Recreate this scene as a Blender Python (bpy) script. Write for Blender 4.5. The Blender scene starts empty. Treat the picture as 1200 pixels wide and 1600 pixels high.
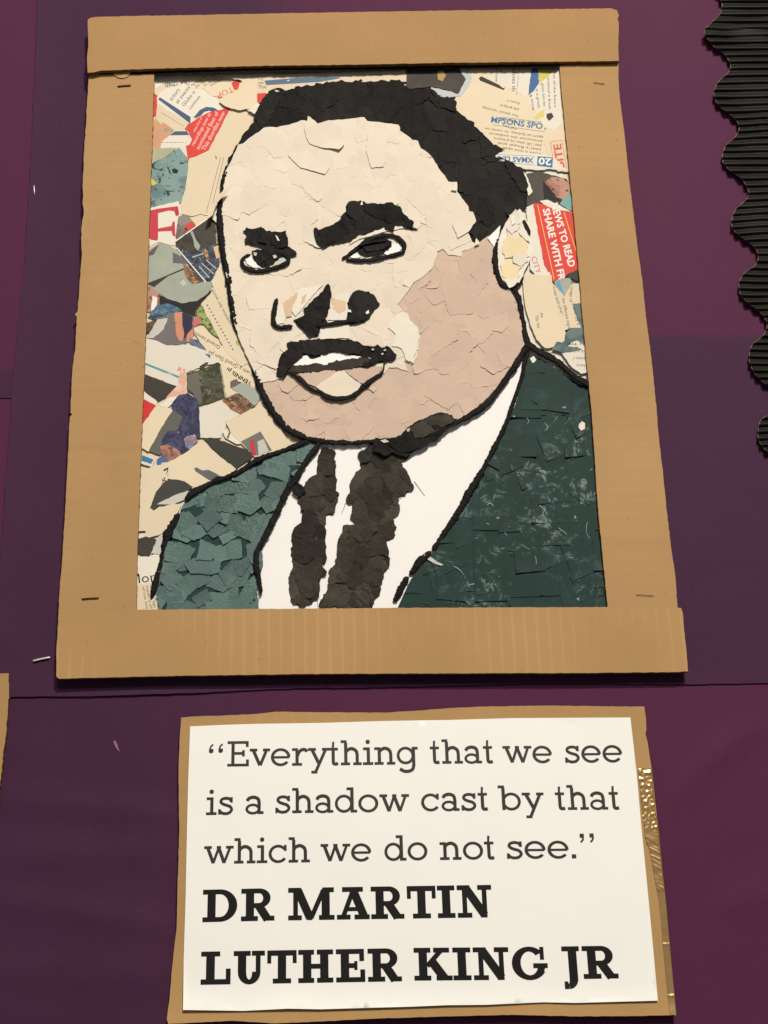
import bpy, math, random
from mathutils import Vector, Matrix, noise
from mathutils.geometry import delaunay_2d_cdt
random.seed(7)
SC = bpy.context.scene

# ------------------------------------------------------------------ camera
FPX = 2400.0                                   # focal length in photo pixels (1200 x 1600)
DIST = 1.06
U = Vector((-203, 6250, -FPX)).normalized()    # wall's up direction seen from the camera
R = Vector((1, 0.017, 0)); R.z = (-(R.x*U.x + R.y*U.y))/U.z; R.normalize()
N = R.cross(U).normalized()
def to_world(c): return Vector((R.dot(c), -N.dot(c), U.dot(c)))
d0 = to_world(Vector((0, 0, -1)))
CAM = -d0*DIST
cam_d = bpy.data.cameras.new('camera'); cam = bpy.data.objects.new('camera', cam_d)
SC.collection.objects.link(cam); SC.camera = cam
cam_d.sensor_fit = 'VERTICAL'; cam_d.sensor_height = 24; cam_d.sensor_width = 18
cam_d.lens = 24*FPX/1600; cam_d.clip_start = 0.01; cam_d.clip_end = 100
cx, cy, cz = to_world(Vector((1,0,0))), to_world(Vector((0,1,0))), to_world(Vector((0,0,1)))
M = Matrix((cx, cy, cz)).transposed().to_4x4(); M.translation = CAM
cam.matrix_world = M
def P(x, y, w=0.0):
    """photo pixel -> point on the plane w metres in front of the wall"""
    d = to_world(Vector(((x-600)/FPX, (800-y)/FPX, -1)))
    t = (-w - CAM.y)/d.y
    return CAM + d*t
# ------------------------------------------------------------------ light
world = bpy.data.worlds.new('World'); SC.world = world; world.use_nodes = True
bg = world.node_tree.nodes['Background']
bg.inputs[0].default_value = (1.0, 0.91, 0.82, 1); bg.inputs[1].default_value = 0.17
def lamp(name, loc, target, size, size_y, power, color):
    l = bpy.data.lights.new(name, 'AREA'); l.shape = 'RECTANGLE'; l.size = size; l.size_y = size_y
    l.energy = power; l.color = color
    o = bpy.data.objects.new(name, l); SC.collection.objects.link(o)
    o.location = loc; o.rotation_euler = (Vector(target)-Vector(loc)).to_track_quat('-Z', 'Y').to_euler()
    return o
lamp('ceiling_light', (0.70, -2.9, 2.35), (0, 0, -0.1), 0.34, 0.22, 146, (1.0, 0.88, 0.735))
lamp('far_fill_light', (0.1, -3.5, 2.0), (0, 0, -0.4), 0.6, 0.4, 40, (1.0, 0.92, 0.82))  # unseen fill lamp, added to even out the light on the wall
SC.view_settings.view_transform = 'Standard'; SC.view_settings.look = 'None'
SC.view_settings.exposure = 0.0; SC.view_settings.gamma = 1.0
SC.view_settings.use_curve_mapping = False

# ------------------------------------------------------------------ materials
ILL = (1.18, 1.06, 0.87)
def lin(c):
    c /= 255.0
    return c/12.92 if c <= 0.04045 else ((c+0.055)/1.055)**2.4
def alb(rgb): return tuple(min(0.88, max(0.004, lin(c)/e)) for c, e in zip(rgb, ILL))
MATS = {}
class NT:
    def __init__(s, m): s.t = m.node_tree; s.n = s.t.nodes; s.l = s.t.links
    def new(s, kind, **kw):
        n = s.n.new(kind)
        for k, v in kw.items(): setattr(n, k, v)
        return n
    def link(s, a, b): s.l.new(a, b)
    def math(s, op, a, b=None, clamp=False):
        n = s.new('ShaderNodeMath', operation=op); n.use_clamp = clamp
        for i, v in enumerate((a, b)):
            if v is None: continue
            if hasattr(v, 'links'): s.link(v, n.inputs[i])
            else: n.inputs[i].default_value = v
        return n.outputs[0]
    def mix(s, f, a, b, blend='MIX'):
        n = s.new('ShaderNodeMix', data_type='RGBA', blend_type=blend)
        for i, v in ((0, f), (6, a), (7, b)):
            if hasattr(v, 'links'): s.link(v, n.inputs[i])
            elif i == 0: n.inputs[0].default_value = v
            else: n.inputs[i].default_value = (*v[:3], 1)
        return n.outputs[2]
    def noise(s, scale, detail=3, rough=0.55, vec=None, dist=0.0):
        n = s.new('ShaderNodeTexNoise'); n.inputs['Scale'].default_value = scale
        n.inputs['Detail'].default_value = detail; n.inputs['Roughness'].default_value = rough
        n.inputs['Distortion'].default_value = dist
        s.link(vec if vec is not None else s.pos, n.inputs['Vector']); return n.outputs[0]
    def ramp(s, f, lo, hi):
        n = s.new('ShaderNodeMapRange'); n.interpolation_type = 'SMOOTHSTEP'
        s.link(f, n.inputs[0]); n.inputs[1].default_value = lo; n.inputs[2].default_value = hi
        return n.outputs[0]
def base_mat(name, rgb, rough=0.75, var=0.05, mottle=0.06, mscale=60, bump=0.15, bscale=900, spec=0.3,
             bump2=0.0, b2scale=120, raw=False, post=None, dark=None):
    if name in MATS: return MATS[name]
    m = bpy.data.materials.new(name); m.use_nodes = True; t = NT(m)
    b = t.n['Principled BSDF']; b.inputs['Roughness'].default_value = rough
    b.inputs['Specular IOR Level'].default_value = spec*0.25 if rough > 0.5 else spec
    t.pos = t.new('ShaderNodeNewGeometry').outputs['Position']
    c = rgb if raw else alb(rgb)
    rnd = t.new('ShaderNodeObjectInfo').outputs['Random']
    f = t.math('MULTIPLY_ADD', rnd, 2*var); t.n[-1].inputs[2].default_value = 1-var
    nz = t.noise(mscale, 5, 0.6)
    g = t.math('MULTIPLY_ADD', nz, 4*mottle); t.n[-1].inputs[2].default_value = 1-2*mottle
    k = t.math('MULTIPLY', f, g)
    comb = t.new('ShaderNodeCombineColor')
    for i in range(3): t.link(k, comb.inputs[i])
    col = t.mix(1.0, c, comb.outputs[0], 'MULTIPLY')
    h = t.noise(bscale, 3, 0.6)
    bn = t.new('ShaderNodeBump'); bn.inputs['Strength'].default_value = bump; bn.inputs['Distance'].default_value = 0.0004
    t.link(h, bn.inputs['Height']); last = bn
    if bump2:
        h2 = t.noise(b2scale, 4, 0.6, dist=1.0)
        b2 = t.new('ShaderNodeBump'); b2.inputs['Strength'].default_value = bump2; b2.inputs['Distance'].default_value = 0.002
        t.link(h2, b2.inputs['Height']); t.link(bn.outputs[0], b2.inputs['Normal']); last = b2
    if post:
        r = post(t, col, last)
        if r is not None: col, last = r
    t.link(col, b.inputs['Base Color']); t.link(last.outputs[0], b.inputs['Normal'])
    MATS[name] = m; return m

def flutes(direction, period, strength, bstr=0.02):
    def post(t, col, bn):
        sep = t.new('ShaderNodeSeparateXYZ'); t.link(t.pos, sep.inputs[0])
        ax = sep.outputs['X'] if direction == 'X' else sep.outputs['Z']
        wob = t.noise(25, 2); a = t.math('MULTIPLY_ADD', wob, 0.0008); t.link(ax, t.n[-1].inputs[2])
        s = t.math('SINE', t.math('MULTIPLY', a, 2*math.pi/period))
        s = t.math('POWER', t.math('MULTIPLY_ADD', s, 0.5), 9); 
        t.n[-2].inputs[2].default_value = 0.5
        fade = t.ramp(t.noise(9, 2), 0.38, 0.62)
        s2 = t.math('MULTIPLY', s, fade)
        fib = t.noise(500, 2, 0.7)
        speck = t.ramp(t.noise(260, 2, 0.5), 0.70, 0.78)
        col = t.mix(t.math('MULTIPLY', s2, strength), col, (0.75, 0.50, 0.24))
        col = t.mix(t.math('MULTIPLY', speck, 0.30), col, (0.16, 0.085, 0.03))
        b2 = t.new('ShaderNodeBump'); b2.inputs['Strength'].default_value = bstr; b2.inputs['Distance'].default_value = 0.0004
        t.link(s, b2.inputs['Height']); t.link(bn.outputs[0], b2.inputs['Normal'])
        return col, b2
    return post
CARD = (184, 143, 91)
def card(name, d, per, st, rgb=CARD, bs=0.012):
    return base_mat(name, rgb, 0.8, 0.0, 0.085, 9, 0.25, 700, 0.2, bump2=0.22, b2scale=13, post=flutes(d, per, st, bs))
m_card_top = card('cardboard_plain', 'X', 0.0075, 0.015, (176, 136, 87), 0.004)
m_card_side = card('cardboard_side', 'Z', 0.0085, 0.04, (182, 142, 92))
m_card_bot = card('cardboard_bottom', 'X', 0.0081, 0.14)
m_mount = card('cardboard_mount', 'X', 0.011, 0.05, (184, 144, 90))
m_cardedge = base_mat('cardboard_core', (120, 84, 48), 0.9, 0, 0.25, 500, 0.6, 900)
m_board = base_mat('dark_backing_board', (70, 48, 30), 0.9)

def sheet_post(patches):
    """soft-edged plum tone over the base purple of sugar paper; patches = (x0,x1,z0,z1,soft) plum areas"""
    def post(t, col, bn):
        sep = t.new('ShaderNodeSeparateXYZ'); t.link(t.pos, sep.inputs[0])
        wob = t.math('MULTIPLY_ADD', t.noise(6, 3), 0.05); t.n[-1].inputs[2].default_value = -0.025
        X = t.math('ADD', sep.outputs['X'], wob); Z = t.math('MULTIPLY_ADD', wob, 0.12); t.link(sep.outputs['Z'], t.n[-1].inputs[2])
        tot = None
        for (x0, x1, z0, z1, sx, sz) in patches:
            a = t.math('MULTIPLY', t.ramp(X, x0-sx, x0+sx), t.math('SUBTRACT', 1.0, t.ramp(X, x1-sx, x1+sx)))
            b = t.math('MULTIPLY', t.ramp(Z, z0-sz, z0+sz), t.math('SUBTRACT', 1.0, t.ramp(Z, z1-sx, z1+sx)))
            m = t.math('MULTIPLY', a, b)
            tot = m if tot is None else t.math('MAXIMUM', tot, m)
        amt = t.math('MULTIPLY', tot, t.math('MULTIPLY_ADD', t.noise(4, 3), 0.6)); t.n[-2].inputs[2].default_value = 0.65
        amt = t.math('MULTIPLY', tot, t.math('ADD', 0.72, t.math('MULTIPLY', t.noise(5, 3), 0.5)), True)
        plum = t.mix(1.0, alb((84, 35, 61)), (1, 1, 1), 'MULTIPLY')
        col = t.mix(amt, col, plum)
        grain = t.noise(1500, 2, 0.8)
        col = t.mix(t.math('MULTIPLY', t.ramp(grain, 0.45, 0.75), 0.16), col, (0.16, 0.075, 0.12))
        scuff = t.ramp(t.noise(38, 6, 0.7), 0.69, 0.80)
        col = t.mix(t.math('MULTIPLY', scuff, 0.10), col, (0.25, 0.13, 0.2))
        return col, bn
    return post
def pz(x, y): p = P(x, y); return p.x, p.z
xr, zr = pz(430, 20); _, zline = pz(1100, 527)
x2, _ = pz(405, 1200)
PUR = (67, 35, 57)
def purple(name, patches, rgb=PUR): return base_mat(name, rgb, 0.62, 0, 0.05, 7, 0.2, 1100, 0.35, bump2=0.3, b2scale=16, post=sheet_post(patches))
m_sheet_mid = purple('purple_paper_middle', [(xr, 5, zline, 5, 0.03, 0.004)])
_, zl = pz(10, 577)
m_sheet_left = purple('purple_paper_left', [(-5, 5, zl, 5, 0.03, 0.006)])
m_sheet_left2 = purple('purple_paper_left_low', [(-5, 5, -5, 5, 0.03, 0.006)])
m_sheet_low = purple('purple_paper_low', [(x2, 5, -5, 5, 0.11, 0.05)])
m_wall = base_mat('display_board_felt', (70, 60, 66), 0.95, 0, 0.1, 300)

def crinkle(scale, strength):
    def post(t, col, bn):
        h = t.math('ABSOLUTE', t.math('SUBTRACT', t.noise(scale, 3, 0.55, dist=1.2), 0.5))
        h2 = t.math('ABSOLUTE', t.math('SUBTRACT', t.noise(scale*2.3, 3, 0.55, dist=0.8), 0.5))
        h = t.math('MINIMUM', t.math('MULTIPLY', h, 6), 1.0); h2 = t.math('MINIMUM', t.math('MULTIPLY', h2, 6), 1.0)
        b = t.new('ShaderNodeBump'); b.inputs['Strength'].default_value = strength; b.inputs['Distance'].default_value = 0.0016
        t.link(t.math('ADD', h, t.math('MULTIPLY', h2, 0.5)), b.inputs['Height']); t.link(bn.outputs[0], b.inputs['Normal'])
        wear = t.math('MULTIPLY', t.math('SUBTRACT', 1.0, h), t.ramp(t.noise(30, 3), 0.45, 0.7))
        col = t.mix(t.math('MULTIPLY', wear, 0.07), col, alb((92, 88, 80)))
        return col, b
    return post
m_black = base_mat('black_sugar_paper', (24, 22, 20), 0.6, 0.5, 0.18, 90, 0.3, 700, 0.35, bump2=0.35, b2scale=160, post=crinkle(34, 0.16))
m_tie = base_mat('worn_black_paper', (62, 56, 46), 0.7, 0.5, 0.22, 110, 0.4, 500, 0.35, bump2=0.5, b2scale=220, post=crinkle(50, 0.22))
m_cord = base_mat('black_twisted_paper', (27, 25, 23), 0.6, 0.1, 0.2, 300, 0.5, 500, 0.4, bump2=0.5, b2scale=400)
m_white = base_mat('off_white_paper', (234, 216, 186), 0.7, 0.04, 0.03, 40, 0.12, 700, 0.25, bump2=0.06, b2scale=70)
m_cream = base_mat('pale_cream_paper', (238, 226, 198), 0.7, 0.02, 0.03, 40, 0.12, 700, 0.25, bump2=0.06, b2scale=70)
m_shirt = base_mat('white_card', (253, 244, 228), 0.7, 0.0, 0.015, 30, 0.1, 700, 0.25)
m_pink = base_mat('beige_pink_paper', (211, 182, 153), 0.7, 0.045, 0.03, 40, 0.12, 700, 0.25, bump2=0.06, b2scale=70)
def leather(t, col, bn):
    f = t.ramp(t.noise(900, 2, 0.7), 0.52, 0.66)
    g = t.ramp(t.noise(26, 3), 0.35, 0.7)
    col = t.mix(t.math('MULTIPLY', t.math('MULTIPLY', f, g), 0.75), col, alb((140, 158, 132)))
    v = t.new('ShaderNodeTexVoronoi'); v.inputs['Scale'].default_value = 650; t.link(t.pos, v.inputs['Vector'])
    b = t.new('ShaderNodeBump'); b.inputs['Strength'].default_value = 0.4; b.inputs['Distance'].default_value = 0.0004
    t.link(v.outputs['Distance'], b.inputs['Height']); t.link(bn.outputs[0], b.inputs['Normal'])
    return col, b
m_green = base_mat('sea_green_embossed_paper', (92, 112, 103), 0.6, 0.26, 0.12, 60, 0.2, 700, 0.35, post=leather)
def glue(t, col, bn):
    a = t.noise(40, 6, 0.7, dist=1.6)
    ridge = t.math('SUBTRACT', 1.0, t.math('MULTIPLY', t.math('ABSOLUTE', t.math('SUBTRACT', a, 0.5)), 26), True)
    area = t.ramp(t.noise(13, 3), 0.46, 0.66)
    br = t.ramp(t.noise(120, 4, 0.7), 0.45, 0.62)
    f = t.math('MULTIPLY', t.math('MULTIPLY', ridge, area), br)
    haze = t.math('MULTIPLY', t.ramp(t.noise(30, 5, 0.7), 0.52, 0.76), 0.12)
    dots = t.ramp(t.noise(170, 2, 0.5), 0.735, 0.77)
    col = t.mix(haze, col, alb((105, 128, 132)))
    col = t.mix(t.math('MULTIPLY', f, 0.6), col, alb((170, 185, 172)))
    col = t.mix(t.math('MULTIPLY', dots, 0.5), col, alb((190, 200, 185)))
    return col, bn
m_dgreen = base_mat('dark_green_paper', (31, 55, 48), 0.55, 0.10, 0.08, 50, 0.2, 700, 0.4, bump2=0.06, b2scale=90, post=glue)
m_print = base_mat('black_ink', (30, 29, 28), 0.5, 0.0, 0.22, 130, 0.05, 900, 0.4)
m_bold = base_mat('black_toner', (26, 26, 24), 0.55, 0.0, 0.25, 90, 0.05, 900, 0.5)
m_signp = base_mat('white_printer_paper', (255, 250, 242), 0.65, 0.0, 0.012, 20, 0.05, 600, 0.3, bump2=0.06, b2scale=14)
m_metal = base_mat('staple_steel', (235, 228, 212), 0.35, 0, 0.05, 200, 0.05); MATS['staple_steel'].node_tree.nodes['Principled BSDF'].inputs['Metallic'].default_value = 0.35
m_dmetal = base_mat('staple_dark', (60, 45, 32), 0.4, 0, 0.05, 200, 0.05)
m_news = base_mat('newsprint', (233, 211, 172), 0.75, 0.05, 0.03, 40, 0.12, 800, 0.2, bump2=0.05, b2scale=60)
m_newsw = base_mat('pale_newsprint', (235, 222, 195), 0.75, 0.05, 0.03, 40, 0.12, 800, 0.2, bump2=0.05, b2scale=60)
def cmat(rgb, mottle=0.05, mscale=70, rough=0.6):
    return base_mat('print_%02x%02x%02x_%d' % (*rgb, int(mottle*100)), rgb, rough, 0.0, mottle, mscale, 0.1, 700, 0.3, bump2=0.04, b2scale=70)
def photo(name, c1, c2, scale, c3=None, lo=0.42, hi=0.6):
    def post(t, col, bn):
        f = t.ramp(t.noise(scale, 4, 0.6, dist=0.8), lo, hi)
        col = t.mix(f, col, alb(c2))
        if c3: col = t.mix(t.ramp(t.noise(scale*2.3, 3, 0.6, dist=1.5), 0.56, 0.64), col, alb(c3))
        return col, bn
    return base_mat(name, c1, 0.55, 0, 0.06, 80, 0.1, 700, 0.35, post=post)

# ------------------------------------------------------------------ object helpers
WO = {}                                       # world origin of each object
def root(name, loc, label, cat, group=None):
    o = bpy.data.objects.new(name, None); SC.collection.objects.link(o); o.location = loc
    o.empty_display_size = 0.02
    o['label'] = label; o['category'] = cat
    if group: o['group'] = group
    WO[o.name] = Vector(loc); return o
def mk(name, verts, faces, mats, parent=None, label=None, cat=None, group=None, kind=None, smooth=None, midx=None, origin=None):
    c = Vector(origin) if origin is not None else sum(verts, Vector())/len(verts)
    me = bpy.data.meshes.new(name); me.from_pydata([v-c for v in verts], [], faces)
    if not isinstance(mats, (list, tuple)): mats = [mats]
    for m in mats: me.materials.append(m)
    if midx: me.polygons.foreach_set('material_index', midx)
    if smooth is not None: me.polygons.foreach_set('use_smooth', [bool(s) for s in smooth])
    me.update()
    o = bpy.data.objects.new(name, me); SC.collection.objects.link(o)
    if parent is not None: o.parent = parent; o.location = c - WO[parent.name]
    else: o.location = c
    WO[o.name] = c
    if label: o['label'] = label
    if cat: o['category'] = cat
    if group: o['group'] = group
    if kind: o['kind'] = kind
    return o
def jag(pts, step=5.0, amp=1.0, rnd=random, fine=True):
    out = []; n = len(pts)
    for i in range(n):
        a, b = pts[i], pts[(i+1) % n]
        dx, dy = b[0]-a[0], b[1]-a[1]; L = math.hypot(dx, dy)
        k = max(1, int(L/step)); out.append(a)
        for j in range(1, k):
            t = (j + rnd.uniform(-0.25, 0.25))/k
            e = rnd.uniform(-amp, amp)
            out.append((a[0]+dx*t - dy/L*e, a[1]+dy*t + dx/L*e))
    return out
def area(p): return 0.5*sum(p[i][0]*p[(i+1) % len(p)][1]-p[(i+1) % len(p)][0]*p[i][1] for i in range(len(p)))
def inside(p, x, y):
    r = False; n = len(p); j = n-1
    for i in range(n):
        if (p[i][1] > y) != (p[j][1] > y) and x < (p[j][0]-p[i][0])*(y-p[i][1])/(p[j][1]-p[i][1])+p[i][0]: r = not r
        j = i
    return r
def clip(p, nx, ny, c):
    out = []; n = len(p)
    for i in range(n):
        a, b = p[i], p[(i+1) % n]
        da, db = nx*a[0]+ny*a[1]-c, nx*b[0]+ny*b[1]-c
        if da <= 0: out.append(a)
        if (da < 0) != (db < 0) and abs(da-db) > 1e-9:
            t = da/(da-db); out.append((a[0]+(b[0]-a[0])*t, a[1]+(b[1]-a[1])*t))
    return out
def clip_convex(region, cv):
    if area(cv) < 0: cv = cv[::-1]
    p = region
    for i in range(len(cv)):
        a, b = cv[i], cv[(i+1) % len(cv)]; dx, dy = b[0]-a[0], b[1]-a[1]; L = math.hypot(dx, dy)
        p = clip(p, dy/L, -dx/L, (a[0]*dy-a[1]*dx)/L)
        if len(p) < 3: return None
    return p
def sheet(name, pts, zf, thick, mats, parent=None, grid=8.0, **kw):
    """a sheet of paper/board: front face traced by pts, front height zf(x, y) metres off the wall, real thickness"""
    cl = [pts[0]]
    for q in pts[1:]:
        if math.hypot(q[0]-cl[-1][0], q[1]-cl[-1][1]) > 0.25: cl.append(q)
    if math.hypot(cl[0][0]-cl[-1][0], cl[0][1]-cl[-1][1]) < 0.25: cl.pop()
    pts = cl
    if len(pts) < 3: return None
    if area(pts) < 0: pts = pts[::-1]
    n = len(pts); V = [Vector(q) for q in pts]; E = [(i, (i+1) % n) for i in range(n)]
    if grid:
        xs = [q[0] for q in pts]; ys = [q[1] for q in pts]
        y = min(ys)+grid*0.6; r = 0
        while y < max(ys):
            x = min(xs) + (grid*0.3 if r % 2 else grid*0.8)
            while x < max(xs):
                if inside(pts, x, y): V.append(Vector((x+random.uniform(-.2, .2)*grid, y+random.uniform(-.2, .2)*grid)))
                x += grid
            y += grid; r += 1
    res = delaunay_2d_cdt(V, E, [list(range(n))], 1, 0.02)
    vs, fs = res[0], res[2]
    if not fs: return None
    verts = [P(v.x, v.y, zf(v.x, v.y)) for v in vs]
    faces, cnt = [], {}
    for f in fs:
        f = list(f)
        a = 0.5*sum(vs[f[i]].x*vs[f[(i+1) % len(f)]].y-vs[f[(i+1) % len(f)]].x*vs[f[i]].y for i in range(len(f)))
        if a > 0: f = f[::-1]                  # y is down in the photo: front faces the viewer
        faces.append(f)
        for i in range(len(f)):
            cnt[(f[i], f[(i+1) % len(f)])] = cnt.get((f[i], f[(i+1) % len(f)]), 0)+1
    nt = len(faces); k = len(verts)
    bnd = [e for e in cnt if (e[1], e[0]) not in cnt]
    off = Vector((0, thick, 0)); mp = {}
    for a, b in bnd:
        for v in (a, b):
            if v not in mp:
                mp[v] = len(verts); verts.append(verts[v].copy()); verts.append(verts[v]+off)
        faces.append([mp[a], mp[a]+1, mp[b]+1, mp[b]][::-1])
    ns = len(faces)-nt
    midx = None
    if isinstance(mats, (list, tuple)) and len(mats) > 1: midx = [0]*nt+[1]*ns
    return mk(name, verts, faces, mats, parent, smooth=[1]*nt+[0]*ns, midx=midx, **kw)
def scrap(name, pts, w, mat, parent, curl=0.0, amp=0.0001, tilt=0.0, thick=0.00022, grid=8.0, freq=0.05, cdir=None, **kw):
    cxp = sum(q[0] for q in pts)/len(pts); cyp = sum(q[1] for q in pts)/len(pts)
    rad = max(math.hypot(q[0]-cxp, q[1]-cyp) for q in pts) or 1
    a = cdir if cdir is not None else random.uniform(0, 2*math.pi); ca, sa = math.cos(a), math.sin(a)
    b = random.uniform(0, 2*math.pi); tb, ts = tilt*math.cos(b), tilt*math.sin(b)
    sx = random.uniform(0, 99)
    def zf(x, y):
        u, v = (x-cxp)/rad, (y-cyp)/rad
        s = max(0.0, u*ca+v*sa)
        return w + tb*u+ts*v + curl*s*s*s + amp*noise.noise(Vector((x*freq, y*freq, sx)))*1.6 + amp*0.6*noise.noise(Vector((x*freq*3, y*freq*3, sx)))
    o = sheet(name, pts, zf, thick, mat, parent, grid=grid, **kw)
    return o, zf
def mosaic(name, region, spacing, w0, w1, mat, parent, overlap=3.0, curl=(0.0001, 0.0012), p_curl=0.3, amp=0.0001, tilt=0.0002,
           jagamp=1.0, grid=8.0, freq=0.05, jr=0.35, edgeamp=1.5, seed=1):
    rs = random.Random(seed)
    reg = jag(region, 5, edgeamp, rs)
    xs = [q[0] for q in reg]; ys = [q[1] for q in reg]; seeds = []
    y = min(ys)-spacing/2; r = 0
    while y < max(ys)+spacing:
        x = min(xs)-spacing/2 + (spacing/2 if r % 2 else 0)
        while x < max(xs)+spacing:
            seeds.append((x+rs.uniform(-jr, jr)*spacing, y+rs.uniform(-jr, jr)*spacing)); x += spacing
        y += spacing*0.87; r += 1
    rs.shuffle(seeds); objs = []
    for i, s in enumerate(seeds):
        p = reg
        for j, q in enumerate(seeds):
            if i == j: continue
            d = math.hypot(q[0]-s[0], q[1]-s[1])
            if d > spacing*2.6 or d < 1e-3: continue
            nx, ny = (q[0]-s[0])/d, (q[1]-s[1])/d
            p = clip(p, nx, ny, nx*(s[0]+q[0])/2+ny*(s[1]+q[1])/2 + overlap*rs.uniform(0.2, 1.8))
            if len(p) < 3: break
        if len(p) < 3 or abs(area(p)) < 60: continue
        p = jag(p, 4.0, jagamp, rs)
        w = w0 + (w1-w0)*rs.random()
        c = rs.uniform(*curl) if rs.random() < p_curl else curl[0]*0.5
        cd = rs.uniform(0.1*math.pi, 0.9*math.pi) if rs.random() < 0.6 else None   # mostly lift at the bottom edge
        o, _ = scrap(name, p, w, mat, parent, curl=c, amp=amp, tilt=tilt, grid=grid, freq=freq, cdir=cd)
        if o: objs.append(o)
    return objs
def spline(pts, step=2.0):
    out = []; n = len(pts)
    for i in range(n-1):
        p0, p1, p2, p3 = pts[max(i-1, 0)], pts[i], pts[i+1], pts[min(i+2, n-1)]
        L = math.hypot(p2[0]-p1[0], p2[1]-p1[1]); k = max(1, int(L/step))
        for j in range(k):
            t = j/k
            out.append(tuple(0.5*((2*p1[c])+(-p0[c]+p2[c])*t+(2*p0[c]-5*p1[c]+4*p2[c]-p3[c])*t*t+(-p0[c]+3*p1[c]-3*p2[c]+p3[c])*t**3) for c in range(len(p1))))
    out.append(pts[-1]); return out
def cord(pts, r, w, parent, mat=None, twist=26.0, flat=0.42, rough=0.26, name='black_cord', seg=10, label=None):
    """twisted cord laid along pts (photo px); pts may carry a third value: local radius in px"""
    q = spline([(p[0], p[1], p[2] if len(p) > 2 else r) for p in pts], 1.6)
    verts, faces = [], []; s = 0.0; sd = random.uniform(0, 99)
    for i, (x, y, rr) in enumerate(q):
        a, b = q[max(i-1, 0)], q[min(i+1, len(q)-1)]
        dx, dy = b[0]-a[0], b[1]-a[1]; L = math.hypot(dx, dy) or 1; dx, dy = dx/L, dy/L
        if i: s += math.hypot(x-q[i-1][0], y-q[i-1][1])
        end = min(1.0, (min(i, len(q)-1-i)+0.6)/3.0)
        x += 0.5*noise.noise(Vector((s*0.06, sd, 0))); y += 0.5*noise.noise(Vector((s*0.06, sd, 5)))
        rr *= 0.80*(1+0.30*noise.noise(Vector((s*0.09, sd, 9))))
        mpp = (P(x+1, y)-P(x, y)).length
        for k in range(seg):
            th = 2*math.pi*k/seg
            rad = rr*end*(1 + 0.13*math.cos(3*th - 2*s/twist) + rough*noise.noise(Vector((s*0.25, th*0.8, sd)))*1.5)
            off, up = math.cos(th)*rad, math.sin(th)*rad*flat
            verts.append(P(x-dy*off, y+dx*off, w+(up+rr*flat*0.8)*mpp))
    n = len(q)
    for i in range(n-1):
        for k in range(seg):
            a, b = i*seg+k, i*seg+(k+1) % seg
            faces.append([a, b, b+seg, a+seg][::-1])
    faces.append(list(range(seg))); faces.append(list(range((n-1)*seg, n*seg))[::-1])
    return mk(name, verts, faces, mat or m_cord, parent, smooth=[1]*len(faces), label=label)

# ------------------------------------------------------------------ the wall and its backing papers
def flat_quad(name, x0, y0, x1, y1, w, mat, **kw):
    v = [P(x0, y1, w), P(x1, y1, w), P(x1, y0, w), P(x0, y0, w)]
    b = [q+Vector((0, 0.012, 0)) for q in v]
    f = [[0, 1, 2, 3], [4, 7, 6, 5], [0, 4, 5, 1], [1, 5, 6, 2], [2, 6, 7, 3], [3, 7, 4, 0]]
    return mk(name, v+b, f, mat, **kw)
flat_quad('wall', -900, -900, 2100, 2500, 0.0, m_wall, kind='structure')
def gentle(w, amp, freq=0.004, sx=0):
    def zf(x, y): return w + amp*noise.noise(Vector((x*freq, y*freq, sx)))
    return zf
def wavy(pts, amp, rs=random.Random(3)):
    return jag(pts, 14, amp, rs)
def low_z(x, y):
    f = max(0.0, min(1.0, (y-1110)/60))
    z = 0.0013 + 0.0005*max(0.1, f)*noise.noise(Vector((x*0.009, y*0.009, 3)))
    for yc, sl, a, wd, x0, x1 in ((1262, 0.10, 0.0012, 16, -50, 330), (1335, -0.05, 0.0010, 22, -50, 300), (1430, 0.16, 0.0012, 18, -50, 320), (1520, 0.02, 0.0009, 20, -50, 300), (1180, -0.9, 0.0016, 30, 1020, 1300), (1420, -0.3, 0.0008, 26, 1050, 1300)):
        w = max(0.0, min(1.0, (x-x0)/80))*max(0.0, min(1.0, (x1-x)/90)) if x1 < 900 else max(0.0, min(1.0, (x-x0)/90))
        z += f*w*a*math.exp(-((y-(yc+sl*(x-(150 if x1 < 900 else 1120))))/wd)**2)
    return z
# lower sheet first, then the ones that overlap it
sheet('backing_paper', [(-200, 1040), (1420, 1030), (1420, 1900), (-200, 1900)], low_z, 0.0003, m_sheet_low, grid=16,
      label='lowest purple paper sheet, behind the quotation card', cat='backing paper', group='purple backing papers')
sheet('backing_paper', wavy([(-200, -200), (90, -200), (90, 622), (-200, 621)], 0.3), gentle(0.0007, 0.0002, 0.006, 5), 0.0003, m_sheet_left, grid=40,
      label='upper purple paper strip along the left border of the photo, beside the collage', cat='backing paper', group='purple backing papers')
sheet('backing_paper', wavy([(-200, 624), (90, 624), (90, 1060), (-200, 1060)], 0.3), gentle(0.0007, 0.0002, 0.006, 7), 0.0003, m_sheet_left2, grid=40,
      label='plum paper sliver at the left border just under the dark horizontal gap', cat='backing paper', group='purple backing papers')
mid = [(62, -200), (58, 20), (55, 100), (48, 250), (39, 400), (27, 520), (18, 620), (9, 750), (0, 880), (-14, 1089), (80, 1088), (140, 1088), (290, 1083), (400, 1078),
       (480, 1075), (600, 1074), (700, 1071), (850, 1068), (1100, 1069), (1200, 1067), (1420, 1064), (1420, -200)]
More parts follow.
